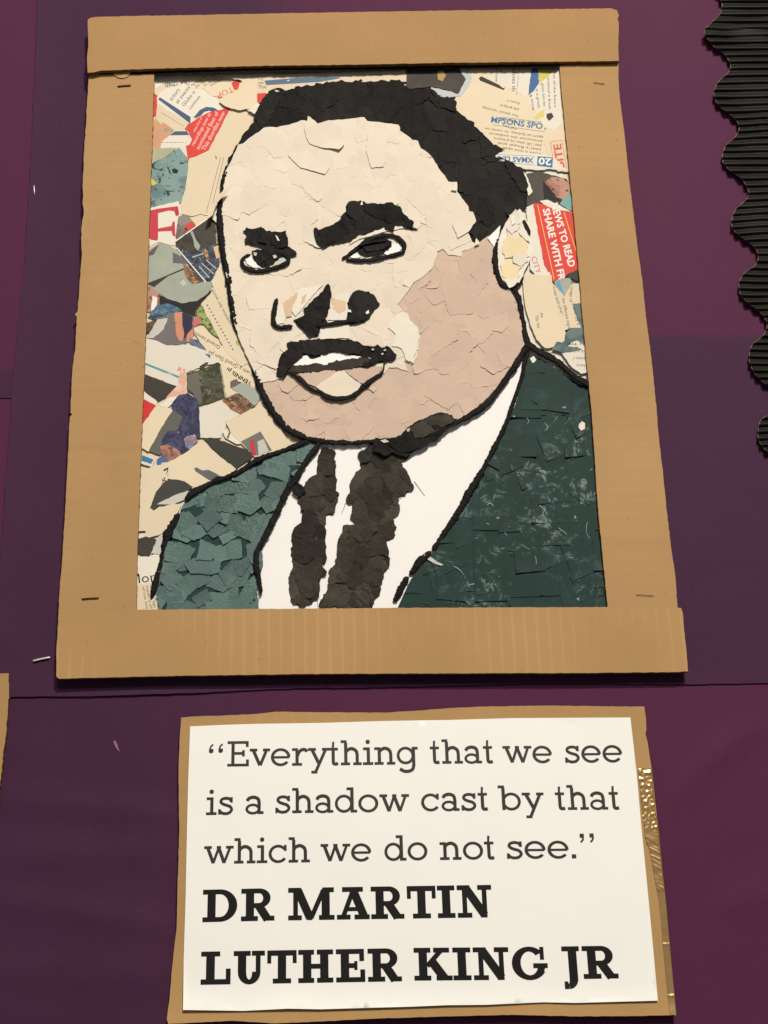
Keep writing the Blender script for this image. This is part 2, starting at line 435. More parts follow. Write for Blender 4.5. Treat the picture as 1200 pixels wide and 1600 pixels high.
def mid_z(x, y):
    lift = 0.0
    if y > 1030: lift += 0.0008*((y-1030)/50)**2*(0.35+0.65*max(0, noise.noise(Vector((x*0.006, 2.2, 0)))+0.45))
    if x < 90 and y < 1000: lift += 0.0010*max(0, 1-(x-(60-y*0.07))/40)
    return 0.0021 + lift + 0.0007*max(0.1, min(1.0, (1040-y)/80))*noise.noise(Vector((x*0.008, y*0.008, 1)))
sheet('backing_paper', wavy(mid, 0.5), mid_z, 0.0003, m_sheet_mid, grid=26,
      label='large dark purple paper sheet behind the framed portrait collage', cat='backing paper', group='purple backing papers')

# ------------------------------------------------------------------ black corrugated scalloped border
sc_pts = [(1116, -22), (1121, -10), (1126, 0), (1129, 8), (1125, 22), (1112, 35), (1101, 47), (1106, 60), (1118, 74), (1132, 85), (1140, 96), (1142, 105), (1137, 115), (1125, 125), (1117, 140), (1117, 153),
          (1124, 165), (1140, 178), (1152, 190), (1155, 203), (1148, 215), (1135, 227), (1129, 245), (1133, 258), (1145, 270), (1158, 278), (1166, 290), (1170, 300), (1166, 312), (1150, 327),
          (1144, 345), (1146, 358), (1158, 370), (1172, 380), (1182, 390), (1185, 402), (1180, 415), (1165, 425), (1156, 440), (1156, 455), (1165, 470), (1185, 485), (1197, 500), (1198, 515),
          (1190, 527), (1175, 540), (1171, 560), (1175, 575), (1185, 590), (1200, 603), (1213, 615), (1216, 630), (1205, 645), (1189, 657), (1185, 675), (1187, 690), (1200, 708), (1215, 725), (1222, 745), (1216, 765)]
edge = spline(sc_pts, 1.25)
rt = root('border_trim', P(1190, 350, 0.003), 'black corrugated card border with scalloped edge up the right side', 'border trim')
def ridge_z(x, y):
    yy = y + (x-1150)*0.02 + 3.0*noise.noise(Vector((y*0.014, x*0.012, 0)))
    d = math.hypot((x-1160)/45, (y-48)/16)
    if d < 1: yy += 5*(1-d)**1.0*math.sin(x*0.06)
    pit = 10.7 + 0.0*y
    s = 0.5+0.5*math.cos(2*math.pi*yy/pit)
    lift = 0.0035*math.exp(-((y-48)/18)**2)*math.exp(-((x-1105)/30)**2)
    return 0.0050 + 0.0021*s**0.8*(1+0.3*noise.noise(Vector((x*0.02, y*0.05, 7)))) + lift
cols = [0, 1.5, 4, 9, 16, 28, 45, 70, 100, 150, 210]
verts, faces = [], []
m_trim = base_mat('black_corrugated_card', (30, 28, 24), 0.52, 0, 0.12, 200, 0.25, 900, 0.5)
m_trimedge = base_mat('cut_card_edge', (150, 120, 95), 0.7, 0, 0.3, 300, 0.3)
for (ex, ey) in edge:
    for c in cols:
        x = ex + c; verts.append(P(x, ey, ridge_z(x, ey)))
nc = len(cols)
for i in range(len(edge)-1):
    for j in range(nc-1):
        a = i*nc+j; faces.append([a, a+nc, a+nc+1, a+1])
mk('corrugated_sheet', verts, faces, m_trim, rt, smooth=[1]*len(faces))
verts, faces = [], []
for i, (ex, ey) in enumerate(edge):
    z = ridge_z(ex, ey)
    x0 = ex - 0.9 - 0.5*noise.noise(Vector((ey*0.2, 0, 4)))
    verts += [P(ex, ey, z+0.0002), P(x0, ey, z-0.0003), P(x0, ey, z-0.0010), P(ex, ey, z-0.0012)]
for i in range(len(edge)-1):
    for k in range(3):
        a = i*4+k; faces.append([a, a+1, a+5, a+4])
mk('cut_edge', verts, faces, m_trimedge, rt)
# backing flat liner of the trim
liner = [(x+2.5, y) for x, y in edge[::4]] + [(1380, 765), (1380, -22)]
sheet('liner', liner, lambda x, y: 0.0044, 0.0006, m_trim, rt, grid=40)

# ------------------------------------------------------------------ framed collage
col = root('framed_collage', P(580, 1055, 0.0), 'paper portrait collage of man in dark green jacket in cardboard frame', 'collage')
Z0 = 0.0050
# cardboard frame
top = [(137, 31), (141, 28), (150, 26.5), (200, 25), (300, 23.5), (450, 20.5), (600, 18), (800, 15), (955, 13), (964, 16), (967, 24), (965, 30), (967, 36), (966, 60), (967, 95), (850, 96.5), (700, 98), (550, 101), (400, 103), (250, 107), (160, 110), (147, 113), (137, 113.5), (136, 90), (138, 70)]
left = [(141, 100), (139, 118), (136, 160), (134, 200), (132, 230), (129, 290), (130, 305), (129, 318), (131, 330), (127, 360), (128, 400), (124, 450), (121, 487), (117, 491), (120, 495), (118, 540), (113, 580), (110, 645), (113, 647), (109, 652), (107, 700), (103, 780), (98, 860), (93, 925), (91, 958),
        (213, 958), (215, 850), (219, 740), (223, 640), (228, 520), (232, 400), (235, 300), (238, 220), (241, 117), (241, 100)]
right = [(873, 92), (882, 190), (893, 300), (905, 430), (916, 560), (925, 650), (934, 790), (950, 954), (1059, 955), (1055, 900), (1048, 850), (1042, 800), (1036, 740), (1030, 690), (1024, 620), (1018, 560), (1010, 500), (1004, 440), (998, 400), (990, 335), (983, 280), (978, 230), (972, 180), (967, 140), (966, 92)]
bottom = [(92, 953), (213, 952.8), (400, 951.5), (600, 950), (800, 949), (950, 948.6), (1060, 949.6), (1064, 950), (1067, 958), (1069, 985), (1073, 1020), (1075, 1049), (1060, 1050), (900, 1051.5), (700, 1052), (500, 1053), (300, 1055.5), (180, 1058), (92, 1060.5), (88, 1057), (88, 1020), (90, 985)]
rs = random.Random(5)
F_FRONT, F_TH = 0.0102, 0.0034
def g1(v, c, w): return math.exp(-((v-c)/w)**2)
def fr(a, f=0.01, s=0):
    def zf(x, y):
        z = F_FRONT + a*noise.noise(Vector((x*f, y*f, s)))
        if s == 1:
            z -= 0.00035*g1(y, 706+2*math.sin(x*0.08), 4) + 0.0002*g1(y, 434, 4) + 0.00012*g1(y, 862, 5)
            z += 0.0006*math.sin((x-125+(y-350)*0.05)*0.55)*max(0, 1-abs(x-138)/16)*g1(y, 355, 60)
        else:
            z -= 0.0004*g1(y, 118, 4) + 0.0003*g1(y, 860-0.02*(x-900), 4) + 0.0002*g1(y, 823, 4) + 0.00015*g1(y, 590, 4) + 0.00015*g1(y, 400, 4)
        return z
    return zf
s_left = sheet('cardboard_strip', jag(left, 6, 0.5, rs), fr(0.0002, 0.01, 1), F_TH, [m_card_side, m_cardedge], col, grid=6, label='left side strip of the cardboard frame')
s_right = sheet('cardboard_strip', jag(right, 6, 0.4, rs), fr(0.0002, 0.01, 2), F_TH, [m_card_side, m_cardedge], col, grid=6, label='right side strip of the cardboard frame')
s_bot = sheet('cardboard_strip', jag(bottom, 6, 0.4, rs), lambda x, y: F_FRONT+0.0006 + 0.0002*noise.noise(Vector((x*0.006, y*0.01, 3))), F_TH, [m_card_bot, m_cardedge], col, grid=22, label='bottom strip of the cardboard frame with fine vertical flute lines')
def top_z(x, y): return 0.0142 + 0.0004*math.sin(x*0.012) - 0.0004*g1(x, 318, 3.5) - 0.0002*g1(x, 284, 3.5) - 0.0002*g1(x, 700, 3.5) - 0.0005*g1(x, 140, 6)*g1(y, 28, 10) + 0.0002*noise.noise(Vector((x*0.01, y*0.02, 4)))
s_top = sheet('cardboard_strip', jag(top, 6, 0.4, rs), top_z, F_TH, [m_card_top, m_cardedge], col, grid=6, label='top strip of the cardboard frame overlapping both side strips')
# backing board behind the picture and hidden spacer under the top strip
sheet('backing_board', [(150, 40), (955, 30), (962, 110), (1052, 1040), (100, 1046), (150, 110)], lambda x, y: 0.0049, 0.0024, m_board, col, grid=0)
sheet('spacer_strip', [(170, 48), (935, 38), (938, 70), (170, 80)], lambda x, y: 0.0110, 0.005, m_board, col, grid=0)
def staple(x0, y0, x1, y1, w, mat, parent, r=0.9, label=None, **kw):
    q = [(x0, y0), ((x0*2+x1)/3, (y0*2+y1)/3-0.4), ((x0+2*x1)/3, (y0+2*y1)/3-0.3), (x1, y1)]
    pts = spline(q, 2); verts, faces = [], []; n = len(pts); mpp = (P(x0+1, y0)-P(x0, y0)).length
    for i, (x, y) in enumerate(pts):
        dx, dy = x1-x0, y1-y0; L = math.hypot(dx, dy); dx /= L; dy /= L
        zz = w + (0.00005 if 0 < i < n-1 else -0.0010)
        for k in range(6):
            th = k*math.pi/3
            verts.append(P(x-dy*math.cos(th)*r, y+dx*math.cos(th)*r, zz+math.sin(th)*r*mpp+0.0004))
    for i in range(n-1):
        for k in range(6):
            a, b = i*6+k, i*6+(k+1) % 6; faces.append([a, a+6, b+6, b])
    faces.append(list(range(6))); faces.append(list(range((n-1)*6, n*6)))
    return mk('staple', verts, faces, mat, parent, smooth=[1]*len(faces), label=label, **kw)
staple(183, 135, 205, 133, F_FRONT+0.0003, m_dmetal, s_left)
staple(127, 936, 155, 934, F_FRONT+0.0003, m_dmetal, s_left)
staple(927, 129, 945, 131, F_FRONT+0.0003, m_dmetal, s_right, r=0.38)
staple(993, 929, 1022, 931, F_FRONT+0.0003, m_dmetal, s_right, r=0.38)
# dried glue lens peeping under the top strip
gl = base_mat('dried_glue', (176, 142, 86), 0.25, 0, 0.1, 90, 0.1, spec=0.6)
lens = [(175, 110), (178, 117), (185, 121), (192, 122), (199, 120), (204, 114), (205, 109)]
scrap('glue_blob', lens, F_FRONT+0.0009, gl, s_left, amp=0.0002, thick=0.0009, grid=4)

# added dark strip, paints the shadow gap under the top strip as a black band
m_band = base_mat('shadow_gap_brown', (30, 22, 16), 0.9, 0, 0.2, 200, 0.5, 700)
sheet('shadow_gap_strip', jag([(139, 85), (139, 115), (170, 116), (240, 115), (246, 118), (330, 116), (400, 114), (520, 112.5), (640, 109), (700, 107), (800, 106.5), (870, 107), (876, 101.5), (964, 99), (964, 70)], 5, 0.7),
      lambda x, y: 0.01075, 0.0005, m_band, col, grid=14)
# canvas card the collage is glued on (its white shows as the shirt)
sheet('base_card', [(236, 92), (880, 88), (890, 190), (901, 300), (913, 430), (924, 560), (933, 650), (942, 790), (957, 954), (205, 958), (211, 740), (220, 520), (227, 300), (233, 117)],
      gentle(Z0+0.0003, 0.00008, 0.01, 8), 0.0003, m_shirt, col, grid=26)

# ------------------------------------------------------------------ newspaper background
NEWS_W = [Z0+0.00055]
WSTEP = 0.000022
def news(pts, mat=None, amp=0.000006, curl=None, cdir=None, ja=0.7, grid=8.0):
    if curl is None: curl = random.choice([0.0, 0.0002, 0.0004]); amp = max(amp, 0.00002)
    NEWS_W[0] += WSTEP
    return scrap('newspaper_scrap', jag(pts, 5, ja), NEWS_W[0], mat or m_news, col, curl=curl, amp=amp, thick=0.00018, grid=grid, cdir=cdir)
def mark(parent, zf, pts, mat, dz=0.00001, name='printed_mark', grid=5.0):
    return sheet(name, pts, lambda x, y: zf(x, y)+dz, 0.000004, mat, parent, grid=grid)
def band(p0, p1, w0, w1=None):
    w1 = w1 or w0; dx, dy = p1[0]-p0[0], p1[1]-p0[1]; L = math.hypot(dx, dy); dx /= L; dy /= L
    return [(p0[0]-dy*w0/2, p0[1]+dx*w0/2), (p0[0]+dy*w0/2, p0[1]-dx*w0/2), (p1[0]+dy*w1/2, p1[1]-dx*w1/2), (p1[0]-dy*w1/2, p1[1]+dx*w1/2)]
TXT = {}
def text_mesh(s, bold=False):
    if (s, bold) in TXT: return TXT[(s, bold)]
    cu = bpy.data.curves.new('t', 'FONT'); cu.body = s; cu.resolution_u = 2
    if bold: cu.offset = 0.028
    o = bpy.data.objects.new('t', cu); SC.collection.objects.link(o)
    dg = bpy.context.evaluated_depsgraph_get(); dg.update()
    me = bpy.data.meshes.new_from_object(o.evaluated_get(dg))
    vs = [(v.co.x, v.co.y) for v in me.vertices]; fs = [list(p.vertices) for p in me.polygons]
    bpy.data.objects.remove(o); bpy.data.curves.remove(cu); bpy.data.meshes.remove(me)
    x0 = min(v[0] for v in vs); x1 = max(v[0] for v in vs)
    TXT[(s, bold)] = ([((x-x0)/(x1-x0), y/(x1-x0)) for x, y in vs], fs); return TXT[(s, bold)]
m_tinyink = base_mat('newspaper_ink', (92, 84, 72), 0.7)
def text(s, p0, p1, parent, zf, mat=None, cap=None, bold=False, dz=0.000014):
    """letters printed along the baseline p0 -> p1; cap = capital height in px (None: natural)"""
    vs, fs = text_mesh(s, bold); dx, dy = p1[0]-p0[0], p1[1]-p0[1]; L = math.hypot(dx, dy)
    top = max(v[1] for v in vs); ky = (cap/(top*L)) if cap else 1.0
    ux, uy = dy/L, -dx/L
    verts = []
    for x, y in vs:
        px, py = p0[0]+dx*x+ux*y*L*ky, p0[1]+dy*x+uy*y*L*ky
        verts.append(P(px, py, zf(px, py)+dz))
    return mk('printed_text', verts, fs, mat or m_tinyink, parent)
def lines(parent, zf, strs, p0, p1, step, mat=None, cap=None, bold=False):
    for i, s in enumerate(strs):
        if not s: continue
        a, b = step[0]*i, step[1]*i
        f = len(s)/max(len(q) for q in strs)
        text(s, (p0[0]+a, p0[1]+b), (p0[0]+a+(p1[0]-p0[0])*f, p0[1]+b+(p1[1]-p0[1])*f), parent, zf, mat, cap, bold)

c_white = cmat((245, 234, 210)); c_navy = cmat((84, 98, 118)); c_red = cmat((222, 78, 66)); c_blue = cmat((70, 122, 150))
c_pinkt = cmat((250, 180, 160)); c_dark = cmat((72, 66, 56), 0.1); c_black = cmat((50, 48, 44), 0.1); c_grey = cmat((122, 113, 104), 0.08)
c_skin = cmat((218, 146, 112), 0.12); c_teal = cmat((100, 150, 145)); c_yellow = cmat((214, 196, 96), 0.15); c_greyg = cmat((170, 172, 148), 0.1)
c_lgrey = cmat((205, 198, 176), 0.06); c_olive = photo('photo_olive', (84, 80, 66), (58, 62, 36), 160, (120, 120, 84))
c_tealp = photo('photo_teal', (138, 160, 146), (84, 112, 112), 45, (50, 66, 68), 0.40, 0.66)
c_navyp = photo('photo_navy', (58, 58, 78), (80, 80, 102), 150, (40, 38, 60))
c_facep = photo('photo_face', (190, 142, 114), (158, 106, 86), 70, (110, 80, 68))
c_brownp = photo('photo_brown', (150, 108, 76), (84, 70, 58), 110, (205, 150, 100))
c_darkp = photo('photo_dark', (78, 71, 60), (62, 57, 48), 100)
c_bluep = photo('photo_blue', (72, 84, 100), (52, 56, 62), 160, (150, 150, 140))
c_sea = photo('photo_grey_green', (84, 100, 98), (110, 122, 112), 80)
c_green = cmat((168, 180, 96), 0.12)

# --- broad newsprint underneath
news([(232, 104), (640, 98), (640, 240), (420, 260), (380, 330), (365, 420), (226, 430)])
news([(226, 420), (372, 415), (385, 520), (420, 620), (500, 690), (470, 740), (219, 760)], m_news)
news([(219, 740), (400, 700), (330, 790), (262, 870), (250, 962), (206, 962)], m_newsw)
news([(630, 100), (882, 96), (893, 220), (897, 300), (790, 290), (700, 170)])
news([(800, 250), (897, 260), (912, 430), (930, 620), (860, 600), (790, 500), (780, 380)], m_newsw)
# --- top left corner
o, z = news([(242, 118), (300, 112), (334, 116), (322, 131), (300, 137), (270, 132), (262, 128), (242, 139)], m_newsw, curl=0.0008, cdir=1.4)
text('The chan', (298, 124), (258, 131), o, z)
o, z = news([(290, 118), (356, 111), (378, 119), (374, 142), (352, 153), (332, 150), (318, 138), (300, 140)], m_news, curl=0.0018, cdir=1.7)
lines(o, z, ["nominate the", "the Globe, still", "still time to re", "There's still time"], (322, 118), (286, 140), (14, -2.5))
text('TOP', (362, 135), (338, 146), o, z, c_red, cap=9)
mark(o, z, [(361, 129), (376, 124), (372, 140), (366, 141)], c_red)
o, z = news([(243, 156), (249, 146), (262, 138), (285, 133), (312, 137), (335, 152), (346, 160), (345, 172), (330, 174), (305, 186), (300, 198), (290, 196), (246, 166)], m_newsw, curl=0.0003)
lines(o, z, ["actors", "at events", "Globe is", "nominee"], (268, 158), (288, 132), (10, 4.5))
mark(o, z, [(247, 155), (250, 152), (298, 183), (297, 196), (289, 198), (288, 195), (293, 190)], c_navy)
news([(240, 146), (246, 149), (246, 166), (244, 182), (239, 183)], c_red)
o, z = news([(246, 162), (296, 192), (280, 213), (262, 207), (243, 184)], m_news)
for k in range(11): mark(o, z, band((249+k*3.6, 174+k*2.2), (250.3+k*3.6, 174.8+k*2.2), 1.3), c_dark, grid=0)
news([(240, 186), (256, 192), (272, 203), (264, 216), (252, 232), (239, 234)], cmat((214, 160, 116), 0.12))
news([(256, 200), (271, 203), (264, 213), (257, 208)], cmat((150, 165, 130), 0.1))
o, z = news([(265, 211), (274, 204), (294, 205), (300, 218), (296, 226), (280, 233), (250, 234), (253, 221)], m_newsw)
mark(o, z, [(265, 211.5), (273, 205), (292, 205), (296, 211)], c_navy)
for k in range(9): mark(o, z, band((253+k*4, 222.4), (254.5+k*4, 222.4), 1.3), c_dark, grid=0)
o, z = news([(300, 180), (312, 168), (326, 165), (341, 170), (346, 177), (333, 186), (318, 183), (306, 190)], m_newsw)
mark(o, z, [(303, 183), (312, 172), (322, 167), (334, 168), (342, 173), (336, 177), (327, 173), (319, 175), (314, 181), (305, 185)], c_navy)
o, z = news([(360, 168), (326, 234), (300, 247), (298, 251), (293, 250), (290, 224), (296, 208), (289, 201), (297, 193), (309, 184), (325, 176), (345, 172), (352, 169)], c_red)
for k, (s, a, b) in enumerate([("what they w", (304, 207), (316, 184)), ("recordings now at", (303, 228), (330, 178)), ("nominated Best of", (311, 234), (342, 176)), ("This shortlist now", (320, 236), (352, 176))]):
    text(s, a, b, o, z, c_pinkt, bold=True)
news([(363, 167), (380, 170), (399, 180), (388, 203), (371, 236), (357, 248), (330, 243), (334, 222)], m_news, curl=0.0006, cdir=0.3)
o, z = news([(296, 247), (326, 238), (358, 244), (352, 275), (340, 310), (329, 338), (314, 334), (300, 338), (282, 334), (288, 300), (293, 270)], m_news)
mark(o, z, band((345, 245), (322, 333), 0.7), c_grey, grid=0); mark(o, z, band((350, 245), (328, 335), 0.7), c_grey, grid=0)
mark(o, z, band((337, 243), (338, 249), 1.6), c_grey, grid=0)
news([(283, 228), (290, 224), (294, 250), (292, 262), (286, 245), (278, 233)], m_newsw)
# small curled flap crossing the outline
# --- teal photo
o, z = news([(236, 256), (262, 244), (279, 230), (293, 246), (294, 262), (290, 292), (283, 317), (234, 328)], c_tealp)
mark(o, z, [(268, 265), (273, 263), (279, 266), (277, 271), (271, 271)], c_black, grid=0)
news([(238, 232), (276, 231), (262, 243), (237, 256)], cmat((184, 180, 140), 0.15))
news([(234, 276), (246, 286), (240, 290), (234, 288)], c_yellow)
# --- the big red letter card
o, z = news([(232, 326), (279, 314), (285, 336), (276, 352), (276, 384), (262, 382), (248, 378), (231, 388)], m_newsw)
RED = cmat((205, 72, 78), 0.06)
mark(o, z, [(234, 329), (247, 326), (247, 372), (246, 376), (237, 375), (232, 372)], RED)
mark(o, z, [(247, 326), (278, 322), (280, 336), (275, 338), (272, 330), (264, 329), (247, 333)], RED)
mark(o, z, [(247, 357), (268, 353), (270, 346), (273, 346), (274, 369), (270, 369), (268, 361), (247, 362)], RED)
news([(279, 338), (288, 335), (297, 340), (306, 352), (296, 362), (278, 376), (274, 372), (277, 352)], photo('photo_blurred_grey', (150, 140, 124), (112, 100, 92), 90))
mark(*news([(286, 356), (300, 346), (306, 352), (292, 362)], c_red), [(288, 357), (291, 355), (293, 359), (291, 361)], c_dark, grid=0)
# --- grey green cloth
o, z = news([(231, 392), (249, 379), (262, 383), (276, 390), (300, 420), (330, 428), (333, 445), (325, 458), (308, 470), (284, 474), (262, 467), (243, 455), (229, 446)], c_greyg, amp=0.00003)
mark(o, z, [(229, 443), (252, 434), (289, 418), (291, 420), (262, 432), (244, 446), (241, 449)], c_dark)
mark(o, z, [(270, 394), (290, 404), (296, 413), (270, 411)], cmat((110, 104, 104), 0.2))
mark(o, z, [(232, 394), (249, 381), (240, 398), (233, 400)], cmat((110, 100, 100), 0.2))
mark(o, z, [(281, 441), (287, 437), (292, 443), (286, 447)], c_lgrey, grid=0)
news([(285, 410), (300, 420), (318, 440), (300, 444), (290, 432)], c_brownp)
# --- dark rotated photographs
o, z = news([(274, 377), (329, 338), (336, 347), (339, 384), (318, 390), (300, 399), (276, 388)], c_darkp)
mark(o, z, band((274, 377), (329, 338), 1.8), c_white, grid=0)
mark(o, z, [(297, 362), (301, 361), (306, 374), (313, 384), (310, 392), (304, 386), (302, 374)], c_greyg)
o, z = news([(276, 386), (302, 396), (322, 386), (341, 380), (343, 412), (339, 428), (329, 440), (318, 440), (298, 420)], c_bluep)
mark(o, z, band((276, 387), (322, 441), 1.7), c_white, grid=0)
for a, b in (((300, 402), (318, 396)), ((311, 416), (327, 434)), ((316, 412), (334, 428)), ((322, 406), (338, 420))): mark(o, z, band(a, b, 1.4), c_lgrey, grid=0)
mark(o, z, [(316, 392), (322, 389), (328, 404), (325, 408)], c_brownp, grid=0)
news([(333, 386), (341, 383), (345, 402), (338, 404)], cmat((228, 190, 130)))
# --- dark under cloth and small figures
news([(240, 456), (262, 467), (284, 474), (308, 470), (325, 458), (330, 452), (330, 470), (307, 486), (306, 494), (283, 487), (262, 490), (241, 478)], c_black)
news([(228, 446), (238, 449), (249, 458), (250, 478), (238, 490), (227, 486)], c_facep)
news([(238, 462), (246, 465), (244, 480), (236, 486)], c_white)
news([(246, 476), (264, 474), (284, 484), (272, 492), (240, 500), (231, 496)], photo('photo_teal_dark', (80, 110, 126), (58, 66, 74), 150, (150, 170, 176)))
o, z = news([(247, 497), (270, 490), (285, 487), (303, 494), (304, 512), (296, 530), (290, 538), (262, 540), (240, 530), (229, 527), (244, 512)], c_grey)
mark(o, z, [(285, 488), (301, 494), (300, 514), (288, 530), (285, 520)], cmat((58, 54, 70)))
mark(o, z, [(272, 489), (284, 487), (285, 505), (288, 522), (285, 533), (280, 532), (275, 522), (274, 506)], c_skin)
mark(o, z, band((274, 505), (285, 504), 1.2), c_dark, grid=0)
news([(229, 504), (246, 499), (240, 516), (229, 522)], photo('photo_brown2', (110, 84, 60), (70, 58, 44), 120))
news([(246, 499), (262, 497), (256, 514), (240, 528), (229, 528), (238, 514)], c_lgrey)
news([(292, 523), (301, 513), (303, 522), (297, 534), (291, 534)], c_skin)
# --- cream sheet with teal stripe
o, z = news([(227, 528), (244, 532), (262, 540), (296, 538), (332, 551), (343, 566), (318, 572), (292, 582), (276, 604), (226, 586)], m_newsw)
mark(o, z, band((226, 568), (281, 590), 3.2), c_teal)
text("RS", (277, 580), (289, 584), o, z, c_red, cap=7)
news([(296, 528), (318, 534), (329, 545), (328, 560), (320, 553), (304, 540), (296, 538)], photo('photo_denim', (110, 122, 132), (80, 92, 108), 160))
o, z = news([(225, 584), (278, 604), (276, 614), (262, 620), (246, 628), (226, 612)], c_dark)
news([(276, 604), (282, 580), (290, 585), (294, 610), (284, 625), (260, 628), (250, 634), (262, 618)], photo('photo_blush', (225, 170, 136), (232, 205, 170), 70))
o, z = news([(292, 584), (343, 567), (348, 598), (352, 622), (334, 628), (308, 634), (304, 618), (292, 610)], c_olive)
mark(o, z, [(293, 586), (310, 580), (316, 628), (308, 632), (302, 614), (293, 606)], cmat((112, 106, 92), 0.1))
mark(o, z, [(312, 572), (322, 566), (332, 567), (334, 570), (322, 570), (316, 576), (312, 576)], c_dark)
# --- text strips
o, z = news([(303, 512), (312, 505), (345, 540), (395, 560), (404, 590), (398, 606), (372, 596), (345, 570), (322, 547), (303, 521)], m_news)
text("will win a Grand Slam po", (404, 587), (327, 547), o, z, c_black, cap=6.5)
text("Grand tennis", (345, 541), (303, 517), o, z, c_black, cap=6)
text("TENNIS pl", (394, 598), (356, 574), o, z, c_black, cap=6.5, bold=True)
news([(345, 568), (372, 594), (362, 606), (376, 614), (354, 622), (350, 600)], m_news)
news([(305, 486), (315, 475), (322, 488), (332, 508), (344, 530), (330, 520), (318, 506), (304, 512)], photo('photo_lime', (160, 176, 96), (92, 84, 60), 140, (60, 52, 48)))
news([(300, 505), (310, 494), (315, 500), (304, 512)], cmat((215, 110, 110)))
o, z = news([(314, 475), (328, 460), (334, 448), (350, 452), (360, 480), (368, 510), (385, 545), (394, 563), (378, 573), (352, 548), (330, 505)], m_news, curl=0.0004, cdir=0.9)
for k in range(14): mark(o, z, band((323+k*3.05, 476.5+k*5.3), (325+k*3.05, 477.4+k*5.3), 2.0), c_dark, grid=0)
lines(o, z, ["ambition fair worth"], (362, 506), (333, 451), (0, 0), c_dark, cap=4.5)
mark(o, z, [(368, 534), (373, 530), (376, 538), (371, 541)], c_green, grid=0)
news([(330, 440), (345, 410), (352, 430), (360, 480), (350, 470), (338, 458)], m_news)
# --- lower left
news([(362, 606), (378, 598), (400, 603), (410, 618), (398, 634), (378, 618), (370, 612)], c_greyg)
news([(360, 596), (370, 592), (376, 602), (366, 608), (360, 606)], cmat((120, 96, 90), 0.12))
news([(343, 626), (370, 614), (388, 626), (399, 636), (377, 647), (362, 641), (350, 640)], c_brownp)
news([(222, 622), (245, 632), (236, 648), (222, 662)], cmat((215, 62, 58)))
news([(224, 610), (246, 628), (244, 634), (222, 622)], m_newsw)
o, z = news([(222, 664), (245, 633), (258, 634), (270, 641), (250, 672), (232, 706), (222, 700)], m_news)
news([(270, 641), (290, 652), (284, 664), (264, 692), (250, 711), (228, 703), (248, 676)], cmat((106, 101, 88), 0.08))
news([(268, 630), (280, 617), (294, 614), (309, 624), (311, 638), (292, 643), (286, 650), (269, 640)], c_navyp)
news([(290, 642), (311, 638), (313, 684), (296, 688), (283, 680), (278, 668)], c_navyp)
news([(248, 634), (262, 622), (278, 618), (268, 632), (262, 637)], m_newsw)
news([(311, 638), (346, 625), (360, 640), (376, 648), (356, 658), (350, 672), (345, 684), (313, 684)], m_newsw)
mark(*news([(346, 668), (360, 676), (372, 682), (390, 690), (370, 694), (352, 684)], m_newsw), [(354, 684), (358, 674), (361, 674), (357, 686)], c_grey, grid=0)
o, z = news([(352, 658), (376, 648), (408, 631), (426, 652), (442, 676), (456, 698), (424, 708), (398, 714), (376, 692), (362, 678)], m_news)
mark(o, z, [(376, 690), (407, 674), (425, 704), (402, 712), (392, 708)], cmat((122, 118, 104), 0.15))
mark(o, z, [(402, 690), (412, 686), (420, 705), (404, 711)], c_lgrey, dz=0.00002)
mark(o, z, [(390, 690), (396, 686), (398, 700), (400, 712), (394, 712)], cmat((205, 60, 70)), dz=0.00003, grid=0)
news([(318, 684), (336, 685), (356, 692), (378, 700), (397, 708), (393, 716), (366, 734), (352, 722), (334, 702)], cmat((66, 65, 56), 0.1))
news([(252, 690), (262, 674), (276, 672), (291, 688), (300, 700), (292, 712), (276, 706), (256, 704)], c_navyp)
news([(288, 684), (304, 678), (310, 690), (296, 702), (290, 698)], photo('photo_mixed', (160, 120, 110), (110, 120, 150), 160, (220, 200, 170)))
news([(250, 698), (262, 694), (280, 704), (284, 714), (268, 727), (258, 716), (251, 708)], c_facep)
news([(245, 718), (256, 710), (268, 726), (260, 724), (246, 727)], cmat((86, 106, 142), 0.1))
o, z = news([(220, 708), (242, 718), (238, 730), (220, 724)], m_newsw)
mark(o, z, [(222, 711), (240, 718), (236, 725), (221, 720)], c_blue)
o, z = news([(220, 736), (244, 726), (268, 720), (256, 750), (240, 790), (232, 830), (217, 830)], m_news)
text("J", (266, 736), (263, 730), o, z, c_black, cap=9); text("S", (257, 746), (252, 750), o, z, c_black, cap=8)
o, z = news([(264, 722), (292, 706), (314, 687), (340, 710), (369, 733), (340, 752), (300, 763), (282, 752), (262, 748)], m_news)
mark(o, z, [(303, 732), (307, 730), (316, 735), (326, 734), (338, 740), (350, 748), (342, 754), (326, 750), (314, 742), (306, 737)], cmat((106, 108, 100), 0.12))
news([(234, 794), (244, 768), (258, 752), (272, 749), (288, 752), (302, 761), (280, 774), (256, 782), (240, 796)], cmat((72, 70, 62), 0.12), curl=0.0005, cdir=1.2)
news([(245, 788), (268, 776), (294, 766), (292, 778), (272, 788), (254, 788)], c_lgrey, curl=0.0008, cdir=1.5)
news([(230, 800), (260, 790), (284, 786), (276, 806), (262, 826), (248, 836), (226, 842)], m_news)
news([(214, 842), (228, 838), (246, 843), (240, 856), (231, 871), (214, 862)], cmat((72, 68, 60), 0.1), curl=0.0005)
news([(246, 840), (256, 832), (256, 846), (250, 866), (236, 864)], c_lgrey, curl=0.001, cdir=1.8)
o, z = news([(213, 870), (232, 870), (256, 858), (250, 892), (240, 910), (211, 916)], m_newsw)
text("Mon", (204, 913), (245, 908), o, z, c_black, cap=15)
o, z = news([(211, 915), (226, 912), (244, 910), (246, 958), (209, 960)], m_news)
lines(o, z, ["of our lives", "made it all", "winter ligh", "the list of"], (222, 917), (229, 955), (6, -1), c_dark, cap=4)
